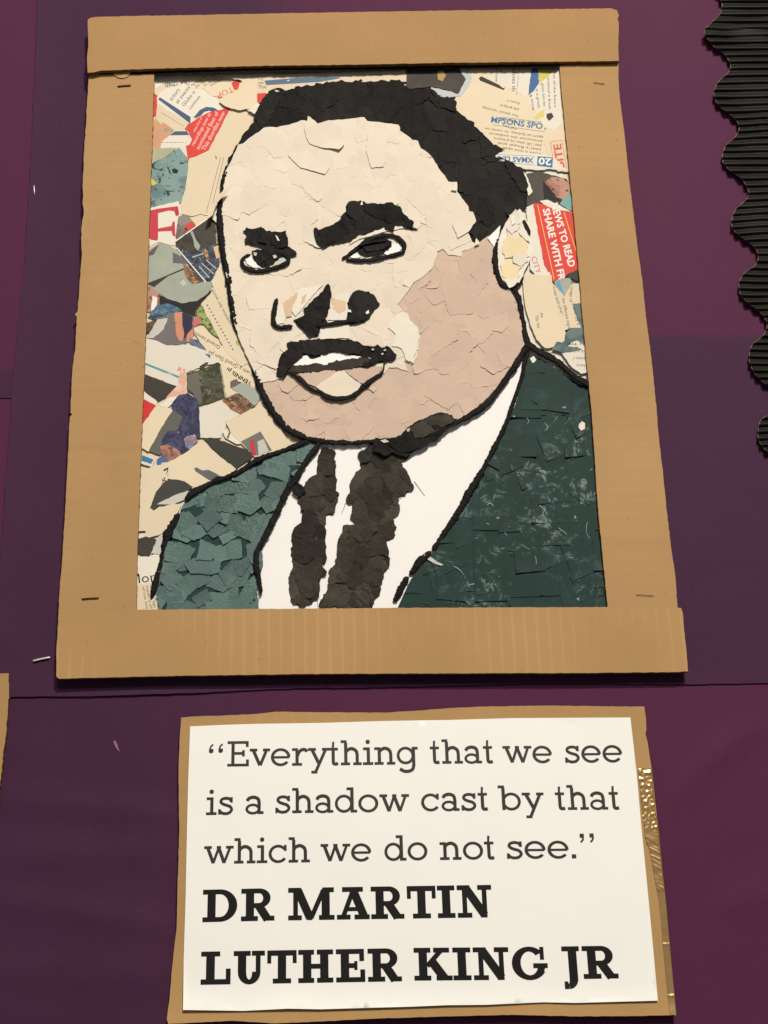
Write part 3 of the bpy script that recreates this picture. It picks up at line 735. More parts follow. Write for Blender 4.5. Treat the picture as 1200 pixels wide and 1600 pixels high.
# --- top middle
o, z = news([(334, 116), (378, 112), (420, 110), (418, 140), (404, 158), (392, 170), (372, 172), (352, 166), (342, 158), (352, 148), (374, 142), (378, 126)], m_news, curl=0.0012, cdir=1.6)
news([(384, 168), (402, 158), (404, 164), (396, 174), (388, 174)], m_newsw, curl=0.001, cdir=0.5)
o, z = news([(404, 112), (500, 106), (640, 101), (640, 128), (560, 128), (470, 136), (420, 146), (402, 150)], m_news)
mark(o, z, [(413, 126), (470, 121), (545, 120), (500, 128), (416, 133)], cmat((102, 118, 132)))
mark(o, z, [(402, 146), (416, 145), (414, 152), (410, 160), (402, 161)], c_red)
lines(o, z, ["by", "we", "The"], (404, 124), (416, 123), (0, 7.5), c_dark)
mark(o, z, band((420, 116), (636, 109), 0.6), c_grey, grid=0); mark(o, z, band((500, 119), (636, 115), 0.6), c_grey, grid=0)
news([(500, 112), (530, 108), (560, 112), (545, 122), (520, 121)], m_newsw, curl=0.0006)
# --- top right
o, z = news([(728, 104), (800, 101), (880, 98), (886, 180), (892, 268), (860, 264), (820, 258), (790, 246), (764, 218), (730, 186), (708, 168), (712, 150), (732, 128)], m_news, curl=0.0002, cdir=1.5)
lines(o, z, ["Rooms it'", "play going to", "hour specials' recordings", "supply to be", "shall have"], (812, 160), (756, 146), (-1, 10), c_dark, cap=4.2)
for k, s in enumerate(["apart as Sydney, to come on", "announcer the audience", "year, UK what my pressure", "year's Royal and", "ballot is now open"]):
    text(s, (849-k*1.0, 213+k*6.6), (758+k*7, 199+k*7.6), o, z, c_dark, cap=4)
text("MPSONS SPOT", (767, 191), (856, 203), o, z, c_blue, cap=9.5, bold=True)
mark(o, z, band((784, 183), (846, 191), 0.7), c_blue, grid=0); mark(o, z, band((770, 195), (852, 206), 0.7), c_blue, grid=0)
mark(o, z, [(748, 122), (752, 119), (789, 137), (787, 141), (750, 126)], c_dark)
o, z = news([(758, 103), (800, 101), (794, 130), (786, 138), (762, 118)], m_newsw)
lines(o, z, ["of how", "of"], (774, 105), (774, 128), (6, 0), c_dark, cap=4)
o, z = news([(800, 101), (834, 100), (828, 140), (822, 152), (800, 140), (792, 134)], m_newsw)
text("species th", (801, 102), (800, 142), o, z, c_black, cap=6)
mark(o, z, band((812, 102), (807, 148), 0.6), c_grey, grid=0)
news([(832, 101), (843, 101), (842, 130), (834, 142), (826, 148), (828, 124)], cmat((78, 108, 148)))
news([(842, 102), (868, 102), (872, 106), (858, 118), (845, 128), (841, 124)], c_yellow, curl=0.0003)
o, z = news([(858, 118), (872, 106), (876, 110), (884, 190), (872, 205), (852, 200), (838, 176), (826, 160), (834, 142), (846, 128)], m_newsw)
for k, s in enumerate(["a time", "is a great", "given him be", "screened in Brexit", "out of the future"]):
    text(s, (828+k*9, 148-k*9), (832+k*8.5, 172-k*3+(8 if k > 2 else 0)), o, z, c_dark, cap=4)
news([(852, 170), (850, 183), (834, 185), (842, 176)], cmat((226, 205, 112)))
mark(*news([(854, 178), (862, 176), (865, 182), (858, 189), (854, 184)], c_dark), [(857, 180), (859, 179), (860, 182)], c_grey, grid=0)
o, z = news([(850, 218), (880, 190), (887, 215), (894, 268), (872, 268), (858, 256)], m_news)
text("BITE", (882, 262), (876, 224), o, z, cmat((222, 96, 82)), cap=12, bold=True)
for a, b in (((860, 222), (878, 219)), ((878, 219), (885, 262)), ((860, 222), (866, 258))): mark(o, z, band(a, b, 0.8), cmat((222, 96, 82)), grid=0)
o, z = news([(768, 244), (772, 238), (840, 240), (866, 246), (884, 266), (862, 264), (838, 266), (806, 262)], m_newsw, curl=0.0009, cdir=1.4)
mark(o, z, [(840, 244), (864, 246), (863, 262), (839, 259)], c_blue)
text("20", (862, 248), (842, 246), o, z, c_white, cap=11, bold=True, dz=0.00004)
text("XMAS LEC", (834, 246.5), (777, 244), o, z, c_blue, cap=8.5, bold=True)
mark(o, z, band((775, 241), (836, 244), 0.6), c_blue, grid=0); mark(o, z, band((790, 254), (836, 258), 0.6), c_blue, grid=0)
news([(634, 100), (714, 98), (731, 118), (724, 134), (716, 147), (700, 141), (672, 135), (636, 139)], photo('photo_stage', (76, 70, 60), (66, 61, 54), 60))
news([(683, 112), (692, 110), (697, 118), (692, 127), (684, 124)], cmat((190, 150, 96), 0.2))
news([(712, 99), (728, 101), (738, 122), (732, 134), (720, 150), (700, 152), (684, 150), (672, 142), (674, 136), (700, 142), (716, 147), (728, 124)], cmat((196, 198, 186), 0.08), curl=0.0006)
# --- beside the ear
news([(820, 272), (842, 268), (886, 280), (896, 312), (876, 316), (846, 314), (824, 326)], cmat((86, 78, 68), 0.15))
o, z = news([(852, 284), (862, 276), (880, 278), (892, 290), (892, 300), (880, 312), (866, 306), (856, 296)], c_facep)
for q in ((864, 296), (886, 298)): mark(o, z, [(q[0]-3, q[1]), (q[0], q[1]-2), (q[0]+3, q[1]), (q[0], q[1]+1.5)], c_dark, grid=0)
news([(848, 282), (856, 290), (870, 308), (878, 315), (850, 312)], c_black)
news([(874, 318), (884, 306), (896, 300), (898, 330), (888, 328)], cmat((130, 172, 156), 0.1))
o, z = news([(822, 324), (834, 318), (844, 358), (853, 402), (862, 440), (842, 436), (828, 420), (826, 360)], m_newsw)
text("CITY", (830, 402), (838, 428), o, z, cmat((205, 80, 100)), cap=8)
o, z = news([(833, 318), (842, 317), (870, 328), (897, 331), (904, 380), (908, 420), (888, 428), (876, 438), (864, 440), (856, 425), (850, 414), (842, 370)], c_red)
text("SHARE WITH FRI", (848, 327), (874, 441), o, z, c_white, cap=11, bold=True)
text("NEWS TO READ", (861, 319), (889, 418), o, z, c_white, cap=11, bold=True)
mark(o, z, band((840, 320), (866, 436), 1.1), cmat((250, 200, 110)), grid=0); mark(o, z, band((881, 331), (905, 408), 1.1), cmat((250, 200, 110)), grid=0)
news([(843, 314), (856, 312), (884, 326), (896, 332), (880, 332), (862, 328)], m_newsw)
news([(884, 430), (900, 422), (912, 420), (914, 440), (900, 438), (890, 434)], cmat((66, 72, 62), 0.12))
o, z = news([(866, 440), (878, 434), (890, 434), (896, 442), (890, 462), (882, 464), (872, 454)], c_greyg)
mark(o, z, [(868, 442), (874, 438), (880, 456), (882, 463), (874, 454)], cmat((110, 160, 180)))
news([(890, 474), (912, 470), (924, 545), (900, 548), (880, 552), (862, 546), (876, 526), (894, 512)], c_sea)
o, z = news([(862, 440), (872, 452), (882, 464), (892, 444), (912, 442), (914, 474), (894, 474), (902, 498), (908, 512), (894, 512), (876, 518), (864, 490)], m_news)
for k, (s, a, b) in enumerate([("celebrate each other'", (860, 440), (877, 492)), ("the different ingre", (878, 466), (888, 514)), ("an image of", (892, 440), (890, 472)), ("and by s", (895, 480), (902, 508))]):
    text(s, a, b, o, z, c_dark, cap=4.5)
o, z = news([(816, 432), (830, 428), (862, 430), (866, 462), (872, 490), (884, 520), (882, 532), (870, 542), (852, 544), (838, 530), (828, 506), (820, 474)], m_news)
lines(o, z, ["TEL this", "the"], (836, 493), (840, 513), (8, -4), c_dark, cap=4.5)
o, z = news([(878, 552), (892, 536), (902, 532), (918, 542), (922, 580), (908, 584), (892, 572)], m_newsw)
for k, s in enumerate(["time", "ch, and to", "ticket, I", "free in"]): text(s, (914, 536+k*11), (886+k*5, 536+k*11), o, z, c_dark, cap=4.5)

# ------------------------------------------------------------------ portrait: jacket
W = Z0+0.0012
jl = [(503, 684), (485, 693), (440, 708), (400, 722), (375, 738), (330, 752), (300, 765), (285, 790), (270, 832), (257, 856), (252, 884), (244, 905), (244, 958), (405, 958), (401, 920), (411, 880), (408, 850), (428, 805), (448, 772), (472, 735), (498, 702)]
sheet('green_underlay', jag(jl, 6, 0.8), gentle(W, 0.00005, 0.05, 2), 0.0002, base_mat('shadow_green_paper', (44, 66, 62), 0.7), col, grid=14)
rg = random.Random(11); spots = []
for gy in range(690, 966, 24):
    for gx in range(232, 510, 26): spots.append((gx+(11 if (gy//24) % 2 else 0)+rg.uniform(-8, 8), gy+rg.uniform(-7, 7)))
rg.shuffle(spots); wk = W+0.0003
jlj = jag(jl, 5, 1.8, rg)
for gx, gy in spots:
    n = rg.choice([4, 4, 5, 6]); a0 = rg.uniform(0, 6.28); ra, rb = rg.uniform(17, 27), rg.uniform(13, 22)
    hull = [(gx+ra*math.cos(a0+2*math.pi*k/n+rg.uniform(-.25, .25))*rg.uniform(.85, 1.1), gy+rb*math.sin(a0+2*math.pi*k/n+rg.uniform(-.2, .2))*rg.uniform(.85, 1.1)) for k in range(n)]
    hull.sort(key=lambda q: math.atan2(q[1]-gy, q[0]-gx))
    q = clip_convex(jlj, hull)
    if not q or abs(area(q)) < 90: continue
    wk += 0.0000065
    scrap('green_paper_scrap', jag(q, 4.5, 0.9, rg), wk+rg.uniform(0, 0.0004), m_green, col, curl=rg.choice([0.0003, 0.0008, 0.0016]), amp=0.00018, tilt=0.0006, grid=6, freq=0.05, cdir=rg.uniform(0.2, 2.9))
jr_ = [(826, 552), (850, 564), (880, 584), (905, 600), (930, 608), (935, 700), (948, 830), (960, 960), (617, 960), (628, 935), (642, 905), (665, 878), (700, 830), (740, 765), (780, 690), (806, 630), (820, 575)]
sheet('green_underlay', jag(jr_, 6, 0.4), gentle(W, 0.00005, 0.05, 4), 0.0002, m_dgreen, col, grid=14)
rs = random.Random(21)
def rect(cx_, cy_, a, b, ang):
    c, s = math.cos(ang), math.sin(ang)
    return [(cx_+u*a*c-v*b*s, cy_+u*a*s+v*b*c) for u, v in ((-1, -1), (1, -1), (1, 1), (-1, 1))]
rects = [(cx_, cy_) for cy_ in range(560, 960, 34) for cx_ in range(600, 980, 44)]
rs.shuffle(rects); wk = W+0.0003
for cx_, cy_ in rects:
    q = clip_convex(jr_, rect(cx_+rs.uniform(-9, 9), cy_+rs.uniform(-9, 9), rs.uniform(22, 34), rs.uniform(17, 27), rs.choice([0, 0, 0.05, -0.06, 0.5, -0.4, 1.2])+rs.uniform(-.05, .05)))
    if not q or abs(area(q)) < 150: continue
    wk += 0.000010
    scrap('dark_green_paper_scrap', jag(q, 9, 0.25, rs), wk, m_dgreen, col, curl=rs.choice([0.0003, 0.0008, 0.0018]), amp=0.00005, tilt=0.0001, grid=12, cdir=rs.uniform(0.6, 2.6))
for q in ([(739, 842), (795, 838), (793, 938), (742, 940)], [(792, 901), (880, 898), (878, 930), (792, 934)], [(856, 608), (890, 606), (890, 645), (857, 641)], [(822, 604), (858, 616), (856, 640), (812, 640)],
          [(779, 797), (812, 797), (812, 830), (779, 832)], [(681, 895), (730, 905), (728, 940), (682, 936)]):
    wk += 0.000012
    scrap('dark_green_paper_scrap', jag(q, 9, 0.25, rs), wk+0.0001, m_dgreen, col, curl=0.0008, amp=0.00005, grid=12, cdir=1.4)
# white paint blob and torn bits on the right jacket
scrap('white_paper_fleck', [(905, 662), (909, 658), (914, 661), (914, 670), (908, 673), (904, 668)], W+0.0016, m_cream, col, grid=4, amp=0.0002)
scrap('white_paper_fleck', [(828, 560), (834, 556), (838, 562), (835, 566), (832, 567)], W+0.0010, m_cream, col, grid=4)
scrap('white_paper_fleck', [(846, 549), (851, 550), (857, 556), (854, 558), (849, 554)], W+0.0012, m_cream, col, grid=4)
scrap('white_paper_fleck', [(662, 866), (667, 867), (676, 872), (682, 878), (692, 882), (690, 884), (680, 881), (668, 874)], W+0.0016, c_lgrey, col, grid=4)

m_glue = base_mat('dried_white_glue', (118, 136, 128), 0.4, 0.2, 0.1, 200, 0.2, spec=0.4)
for g in ([(664, 868), (680, 876), (694, 883)], [(708, 884), (720, 892), (728, 905), (734, 918)], [(756, 816), (764, 820), (766, 828)], [(752, 858), (764, 862), (772, 866)], [(740, 846), (746, 840), (750, 848)],
          [(848, 796), (852, 812), (862, 824)], [(866, 828), (876, 836), (884, 846)], [(836, 868), (838, 880), (831, 890)], [(812, 850), (822, 855), (830, 860)], [(842, 788), (850, 796), (856, 806)], [(872, 824), (882, 832), (888, 840)],
          [(770, 782), (774, 772)], [(906, 770), (912, 776), (916, 783)], [(822, 732), (826, 720)], [(730, 915), (745, 912), (757, 919)], [(820, 648), (826, 658), (822, 664)], [(850, 660), (856, 668), (850, 674)],
          [(776, 826), (786, 830), (793, 838)], [(800, 830), (812, 826), (816, 834)], [(886, 850), (888, 868), (898, 872)], [(690, 905), (702, 902), (712, 908)], [(918, 815), (916, 830), (922, 842)], [(796, 700), (800, 706)], [(760, 790), (766, 786), (772, 792)]):
    cord([(x, y, 0.45+0.7*abs(math.sin(x*1.7+y))) for x, y in g], 1.2, W+0.0008, col, mat=m_glue, flat=0.3, rough=0.5, seg=6, name='glue_strand')
# ------------------------------------------------------------------ portrait: tie and collar
W = Z0+0.0006
tA = [(505, 699), (523, 704), (524, 733), (525, 767), (530, 770), (521, 803), (509, 806), (508, 845), (511, 872), (503, 884), (511, 893), (500, 907), (499, 931), (487, 944), (468, 948), (454, 938), (451, 907), (457, 888), (456, 840), (460, 824), (471, 816), (472, 803), (465, 779), (471, 765), (483, 747), (495, 741), (497, 712)]
tB = [(559, 709), (575, 698), (580, 688), (593, 685), (620, 688), (640, 712), (624, 722), (636, 736), (647, 763), (622, 779), (623, 803), (612, 811), (620, 824), (616, 840), (604, 846), (609, 877), (594, 915), (594, 925), (580, 950), (540, 950), (497, 948), (512, 920), (516, 888), (525, 880), (527, 853), (536, 821), (556, 819), (547, 811), (551, 787), (541, 784), (551, 747), (564, 731)]
for reg, sd in ((tA, 31), (tB, 32)):
    sheet('black_underlay', jag(reg, 4, 1.6), gentle(W, 0.00005, 0.05, 2), 0.0002, m_tie, col, grid=14)
    mosaic('black_paper_scrap', reg, 30, W+0.0003, W+0.0012, m_tie, col, overlap=3.5, curl=(0.0002, 0.0012), p_curl=0.6, amp=0.0005, tilt=0.0004, grid=5, freq=0.08, edgeamp=2.6, jagamp=1.8, jr=0.5, seed=sd)
# pencil lines on the shirt
m_pencil = base_mat('pencil', (150, 142, 128), 0.6)
for a, b in (((647, 752), (664, 775)), ((540, 786), (534, 803)), ((521, 690), (522, 703)), ((640, 766), (622, 782)), ((552, 692), (568, 704)), ((497, 926), (496, 948))):
    sheet('pencil_line', band(a, b, 1.3, 0.6), lambda x, y: Z0+0.0006, 0.00002, m_pencil, col, grid=0)

# ------------------------------------------------------------------ portrait: hair
W = Z0+0.0019
hair = [(399, 176), (408, 158), (420, 142), (430, 138), (445, 141), (480, 132), (520, 127), (560, 126), (600, 125), (624, 124), (632, 133), (640, 140), (655, 139), (672, 139), (680, 150), (705, 152), (712, 160), (713, 172), (735, 188), (750, 205), (764, 222), (775, 228), (788, 232), (772, 242), (800, 255), (818, 268), (824, 300), (821, 325), (805, 324), (797, 340), (782, 360), (765, 368), (750, 379), (741, 379), (732, 365),
        (738, 345), (730, 331), (706, 302), (692, 286), (668, 258), (646, 232), (620, 214), (596, 205), (560, 200), (500, 205), (440, 212), (410, 222), (388, 236), (372, 254), (360, 262), (356, 252), (372, 225), (384, 205), (398, 190)]
sheet('black_underlay', jag(hair, 4, 2.2), gentle(W, 0.00005, 0.05, 2), 0.0002, m_black, col, grid=16)
mosaic('black_paper_scrap', hair, 50, W+0.0003, W+0.0010, m_black, col, overlap=7, curl=(0.0001, 0.0010), p_curl=0.4, amp=0.0005, tilt=0.0003, grid=6, freq=0.05, edgeamp=3.0, jagamp=1.9, jr=0.42, seed=41)
for q in ([(748, 206), (768, 224), (778, 228), (790, 232), (774, 242), (752, 246)], [(786, 246), (804, 256), (822, 268), (826, 302), (812, 296), (796, 270)], [(796, 312), (812, 306), (823, 327), (806, 325), (798, 340), (788, 330)],
          [(732, 330), (744, 338), (752, 356), (746, 374), (742, 380), (738, 366), (730, 364)], [(672, 138), (690, 152), (706, 151), (714, 160), (712, 174), (690, 168)], [(752, 300), (770, 318), (776, 348), (760, 352), (744, 330)]):
    scrap('black_paper_scrap', jag(q, 3.5, 1.6), W+0.0014, m_black, col, curl=0.0012, amp=0.0005, grid=4)
for q in ([(818, 268), (822, 272), (829, 290), (832, 300), (826, 306), (823, 296), (826, 290)], [(388, 173), (402, 160), (406, 163), (398, 178)]):
    scrap('white_paper_fleck', jag(q, 3, 0.6), W+0.0016, m_cream, col, grid=5)

# ------------------------------------------------------------------ portrait: face
W = Z0+0.0029
white_r = [(352, 268), (362, 250), (372, 226), (380, 224), (395, 212), (415, 198.6), (432, 199), (452, 195), (470, 188), (480, 189), (481, 181), (488, 186), (496, 193), (509, 189), (535, 187), (569, 183), (574, 189), (600, 192), (623, 195), (625, 204), (645, 219), (653, 220), (658, 232), (671, 241), (680, 254), (701, 284), (714, 284), (714, 299), (732, 323), (733, 330), (739, 331), (744, 345), (731, 363),
           (738, 378), (746, 381), (733, 390), (722, 392), (721, 401), (712, 399), (700, 398), (692, 388), (683, 393), (682, 402), (675, 420), (662, 432), (646, 442), (633, 461), (621, 476), (628, 485), (638, 492), (640, 500), (652, 511), (656, 526), (651, 559), (644, 570), (631, 564), (637, 580), (620, 574), (608, 574), (600, 584), (592, 576), (560, 560), (450, 556), (436, 580), (444, 588), (430, 594), (406, 598),
           (392, 570), (376, 535), (366, 505), (361, 475), (355, 435), (348, 395), (345, 345), (348, 305)]
pink_r = [(742, 382), (764, 368), (776, 372), (774, 400), (776, 424), (784, 444), (796, 452), (806, 470), (812, 492), (818, 516), (820, 538), (800, 570), (774, 608), (746, 636), (712, 658), (690, 672), (650, 684), (600, 687), (560, 691), (500, 687), (468, 680), (440, 658), (418, 626), (404, 594), (420, 590), (444, 586), (462, 576), (600, 570), (590, 500), (606, 450), (640, 420), (676, 392), (684, 378), (700, 384)]
sheet('pink_underlay', jag(pink_r, 6, 0.6), gentle(W, 0.00005, 0.05, 2), 0.0002, m_pink, col, grid=18)
mosaic('pink_paper_scrap', pink_r, 30, W+0.0002, W+0.0006, m_pink, col, overlap=6, curl=(0.0, 0.0015), p_curl=0.5, amp=0.00018, tilt=0.00012, grid=6, freq=0.06, edgeamp=1.2, jagamp=1.2, jr=0.42, seed=51)
W2 = W+0.0008
sheet('white_underlay', jag(white_r, 6, 0.8), gentle(W2, 0.00005, 0.05, 2), 0.0002, m_white, col, grid=18)
mosaic('white_paper_scrap', white_r, 31, W2+0.0001, W2+0.00035, m_white, col, overlap=7, curl=(0.0, 0.0014), p_curl=0.42, amp=0.00014, tilt=0.00006, grid=6, freq=0.05, edgeamp=0.9, jagamp=1.1, jr=0.5, seed=61)
# pieces the photo shows lifted or brighter on the face
WP = W2+0.0010
def bit(name, pts, mat, w=WP, curl=0.0004, cdir=None, amp=0.0001, grid=5, ja=0.6, label=None):
    o, z = scrap(name, jag(pts, 4, ja), w, mat, col, curl=curl, amp=amp, grid=grid, cdir=cdir)
    if label and o: o['label'] = label
    return o, z
bit('white_paper_scrap', [(475, 200), (500, 192), (530, 195), (538, 225), (530, 233), (500, 230), (484, 224), (478, 212)], m_white, curl=0.0035, cdir=1.25, label='curled white scrap high on the forehead')
bit('white_paper_scrap', [(575, 205), (592, 200), (605, 215), (600, 260), (580, 262), (572, 235)], m_white, curl=0.0012, cdir=0.1)
bit('white_paper_scrap', [(450, 243), (480, 235), (515, 262), (508, 272), (470, 262)], m_white, curl=0.001, cdir=1.6)
bit('white_paper_scrap', [(612, 500), (622, 492), (640, 501), (652, 511), (656, 528), (650, 545), (646, 568), (634, 562), (628, 545), (612, 540), (618, 522), (606, 512)], m_cream, curl=0.0009, cdir=0.3, ja=1.4, label='pale cream scrap beside the corner of the mouth')
bit('white_paper_scrap', [(720, 330), (738, 331), (744, 345), (732, 362), (716, 372), (706, 350)], m_white, curl=0.001, cdir=1.0)
bit('white_paper_scrap', [(500, 512), (520, 508), (545, 508), (546, 528), (500, 530)], m_cream)
bit('white_paper_scrap', [(610, 352), (630, 348), (632, 356), (600, 362), (560, 374), (545, 382), (552, 374), (590, 360)], m_cream, w=WP+0.0001)
for q in ([(458, 463), (468, 452), (486, 448), (505, 444), (488, 462), (474, 480), (462, 494), (456, 486)], [(520, 470), (528, 460), (548, 456), (544, 472), (542, 500), (512, 500), (516, 486)], [(433, 478), (446, 474), (452, 486), (444, 505), (430, 507)]):
    bit('white_paper_scrap', q, m_cream, w=WP-0.0001)
m_tan = base_mat('light_tan_paper', (226, 192, 152), 0.7, 0.05, 0.05, 60)
for q in ([(442, 474), (456, 464), (466, 456), (464, 466), (456, 480), (456, 494), (446, 496), (444, 486)], [(518, 464), (526, 468), (540, 470), (540, 484), (530, 490), (520, 482)], [(472, 464), (480, 458), (476, 472), (470, 476)]):
    bit('tan_paper_scrap', q, m_tan, w=WP)
# lower lip and teeth
bit('pink_paper_scrap', [(466, 584), (534, 576), (514, 594), (494, 604), (482, 600)], m_pink)
bit('pink_paper_scrap', [(536, 577), (598, 572), (592, 586), (570, 600), (562, 598)], m_pink)
bit('white_paper_scrap', [(534, 576), (550, 590), (567, 603), (556, 614), (540, 619), (520, 619), (508, 614), (493, 604), (514, 590)], m_white, w=WP+0.0002, curl=0.0005, label='white diamond scrap on the lower lip')
bit('white_paper_scrap', [(456, 571), (470, 556), (500, 552), (530, 546), (560, 550), (580, 560), (540, 568), (500, 570)], m_shirt, w=WP, label='white strip of teeth')
# ear
bit('white_paper_scrap', [(790, 348), (800, 334), (812, 326), (822, 340), (830, 362), (832, 392), (826, 412), (818, 428), (814, 440), (800, 449), (786, 440), (778, 422), (776, 398), (780, 372)], m_cream, w=W+0.0010, amp=0.0004, curl=0.0008)
bit('white_paper_scrap', [(792, 360), (806, 340), (820, 352), (824, 370), (818, 384), (796, 382)], m_white, w=W+0.0014, amp=0.0004, curl=0.0008)
m_pale = base_mat('pale_yellow_paper', (240, 214, 164), 0.7, 0.03, 0.05)
bit('cream_paper_scrap', [(787, 376), (796, 367), (806, 372), (818, 369), (825, 380), (823, 392), (828, 400), (812, 405), (798, 402), (789, 404), (785, 390)], m_pale, w=W+0.0017, curl=0.0006, cdir=1.5, ja=1.4)
bit('cream_paper_scrap', [(781, 414), (794, 405), (808, 409), (816, 416), (810, 424), (812, 431), (800, 441), (792, 437), (784, 430)], m_pale, w=W+0.0016, curl=0.0006, ja=1.4)
bit('white_paper_scrap', [(796, 336), (806, 326), (812, 338), (810, 356), (800, 366), (792, 358)], m_newsw, w=W+0.0021, curl=0.0010, ja=1.6)
bit('white_paper_scrap', [(812, 352), (822, 360), (828, 378), (820, 374), (812, 366)], m_cream, w=W+0.0022, curl=0.0010, ja=1.6)
bit('white_paper_scrap', [(800, 398), (822, 396), (826, 408), (814, 416), (802, 410)], m_newsw, w=W+0.0022, curl=0.0008, ja=1.6)
bit('white_paper_scrap', [(786, 434), (800, 438), (810, 432), (806, 444), (796, 450)], m_cream, w=W+0.0023, curl=0.0008, ja=1.2)
bit('white_paper_scrap', [(762, 372), (772, 362), (782, 352), (778, 376), (774, 388), (768, 380)], m_shirt, w=W+0.0012)
bit('black_paper_scrap', [(816, 345), (820, 343), (829, 360), (829, 367), (824, 364)], m_black, w=W+0.0020)

for q in ([(798, 338), (803, 336), (806, 348), (800, 352)], [(744, 372), (750, 380), (742, 384)], [(704, 296), (712, 288), (714, 298)]):
    bit('white_paper_fleck', q, m_cream, w=W+0.0026, ja=0.6)
# black features
WB = WP+0.0003
def black(pts, w=WB, amp=0.0006, curl=0.0010, ja=1.5, mat=None, label=None):
    return bit('black_paper_scrap', pts, mat or m_black, w=w, amp=amp, curl=curl, ja=ja, grid=4, label=label)
black([(379, 362), (385, 355), (398, 357), (408, 354), (417, 361), (433, 362), (447, 360), (450, 372), (450, 385), (440, 390), (428, 392), (413, 390), (403, 385), (392, 383), (383, 382), (382, 374), (386, 369)], label='black eyebrow scrap over the left eye')
black([(400, 357), (412, 356), (420, 365), (416, 380), (402, 378)], WB+0.0005)
black([(424, 366), (446, 362), (450, 384), (432, 388), (424, 380)], WB+0.0006)
black([(432, 386), (448, 384), (460, 391), (464, 398), (455, 401), (444, 399), (434, 394)], WB+0.0004)
black([(490, 357), (494, 355), (498, 359), (505, 357), (525, 348), (541, 330), (540, 323), (545, 315), (563, 313), (573, 318), (595, 318), (613, 316), (620, 322), (625, 322), (632, 335), (647, 347), (645, 355), (654, 358), (640, 357), (628, 352), (618, 351), (615, 362), (600, 359), (587, 358), (570, 367), (562, 365), (555, 372), (547, 377), (530, 380), (518, 382), (505, 388), (495, 382), (491, 370)], label='black eyebrow scrap over the right eye')
black([(565, 320), (590, 319), (614, 317), (625, 324), (632, 336), (647, 348), (644, 356), (618, 350), (590, 342), (572, 330)], WB+0.0006, curl=0.0012)
black([(496, 360), (520, 352), (538, 340), (545, 362), (530, 376), (505, 384)], WB+0.0004)
black([(544, 316), (566, 315), (570, 336), (556, 346), (542, 334)], WB+0.0005)
black([(393, 392), (402, 389), (412, 390), (425, 391), (436, 393), (440, 399), (434, 406), (427, 412), (418, 417), (410, 418), (402, 414), (396, 406)], WB, label='black pupil of the left eye')
black([(404, 396), (430, 388), (440, 396), (424, 402), (408, 412)], WB+0.0005, curl=0.001)
black([(558, 390), (565, 380), (575, 374), (590, 371), (600, 372), (612, 377), (612, 384), (607, 391), (600, 396), (590, 400), (575, 400), (563, 398)], WB, label='black pupil of the right eye')
black([(566, 384), (590, 374), (608, 380), (598, 390), (574, 394)], WB+0.0005, curl=0.001)
bit('white_paper_scrap', [(383, 404), (390, 400), (397, 404), (402, 414), (408, 418), (396, 418), (386, 412)], m_shirt, w=WP+0.0002)
bit('white_paper_scrap', [(432, 404), (444, 402), (448, 407), (438, 412), (426, 416)], c_lgrey, w=WP+0.0002)
bit('white_paper_scrap', [(600, 396), (612, 382), (622, 380), (628, 388), (622, 395), (604, 398)], m_shirt, w=WP+0.0002)
bit('white_paper_scrap', [(547, 401), (556, 395), (564, 400), (560, 403), (550, 403)], m_shirt, w=WP+0.0002)
bit('white_paper_fleck', [(430, 367), (433, 369), (437, 376), (434, 376)], c_white, w=WB+0.0011, ja=0.1)
bit('white_paper_fleck', [(563, 320), (566, 312), (567, 320)], c_white, w=WB+0.0011, ja=0.1)
bit('white_paper_fleck', [(426, 399), (431, 398), (433, 402), (428, 404)], c_lgrey, w=WB+0.0012, ja=0.2)
bit('white_paper_fleck', [(396, 394), (402, 395), (400, 400), (397, 399)], c_lgrey, w=WB+0.0012, ja=0.2)
# nose
black([(513, 443), (516, 447), (518, 458), (516, 472), (513, 488), (508, 497), (512, 504), (500, 508), (500, 516), (498, 523), (485, 527), (472, 514), (458, 500), (468, 496), (476, 492), (474, 482), (480, 479), (488, 470), (500, 458)], label='pointed black nose scrap')
black([(462, 500), (480, 494), (508, 498), (498, 510), (498, 523), (486, 526)], WB+0.0005)
black([(548, 462), (556, 454), (566, 454), (576, 455), (584, 460), (588, 466), (594, 475), (590, 480), (584, 486), (578, 496), (568, 503), (554, 506), (541, 507), (541, 498), (545, 486), (542, 474)], label='round black nostril scrap')
bit('white_paper_fleck', [(571, 488), (576, 484), (577, 489), (573, 491)], c_white, w=WB+0.0010, ja=0.2)
bit('white_paper_fleck', [(543, 484), (548, 484), (549, 488), (544, 487)], c_white, w=WB+0.0010, ja=0.2)
# mouth
black([(448, 536), (455, 533), (466, 534), (468, 531), (490, 530), (514, 529), (540, 531), (558, 533), (570, 540), (585, 541), (590, 538), (596, 543), (604, 540), (612, 546), (620, 554), (616, 562), (600, 565), (584, 568), (576, 574), (562, 572), (572, 560), (566, 558), (538, 551), (522, 550), (505, 557), (490, 560), (470, 560), (458, 570), (450, 578), (446, 590), (432, 588), (434, 570), (438, 557), (450, 544)], label='black upper lip scrap')
black([(470, 532), (514, 530), (556, 534), (568, 546), (560, 554), (524, 549), (490, 556), (474, 552)], WB+0.0005, mat=m_black)
black([(438, 558), (450, 546), (464, 546), (460, 562), (448, 580), (444, 590), (436, 588)], WB+0.0006)
black([(456, 572), (480, 570), (510, 566), (566, 558), (584, 560), (566, 572), (534, 578), (466, 582), (450, 581)], WB+0.0001, mat=m_tie, label='charcoal strip forming the lower line of the mouth')
black([(566, 572), (590, 556), (612, 550), (620, 556), (614, 563), (590, 566), (574, 574)], WB+0.0006)
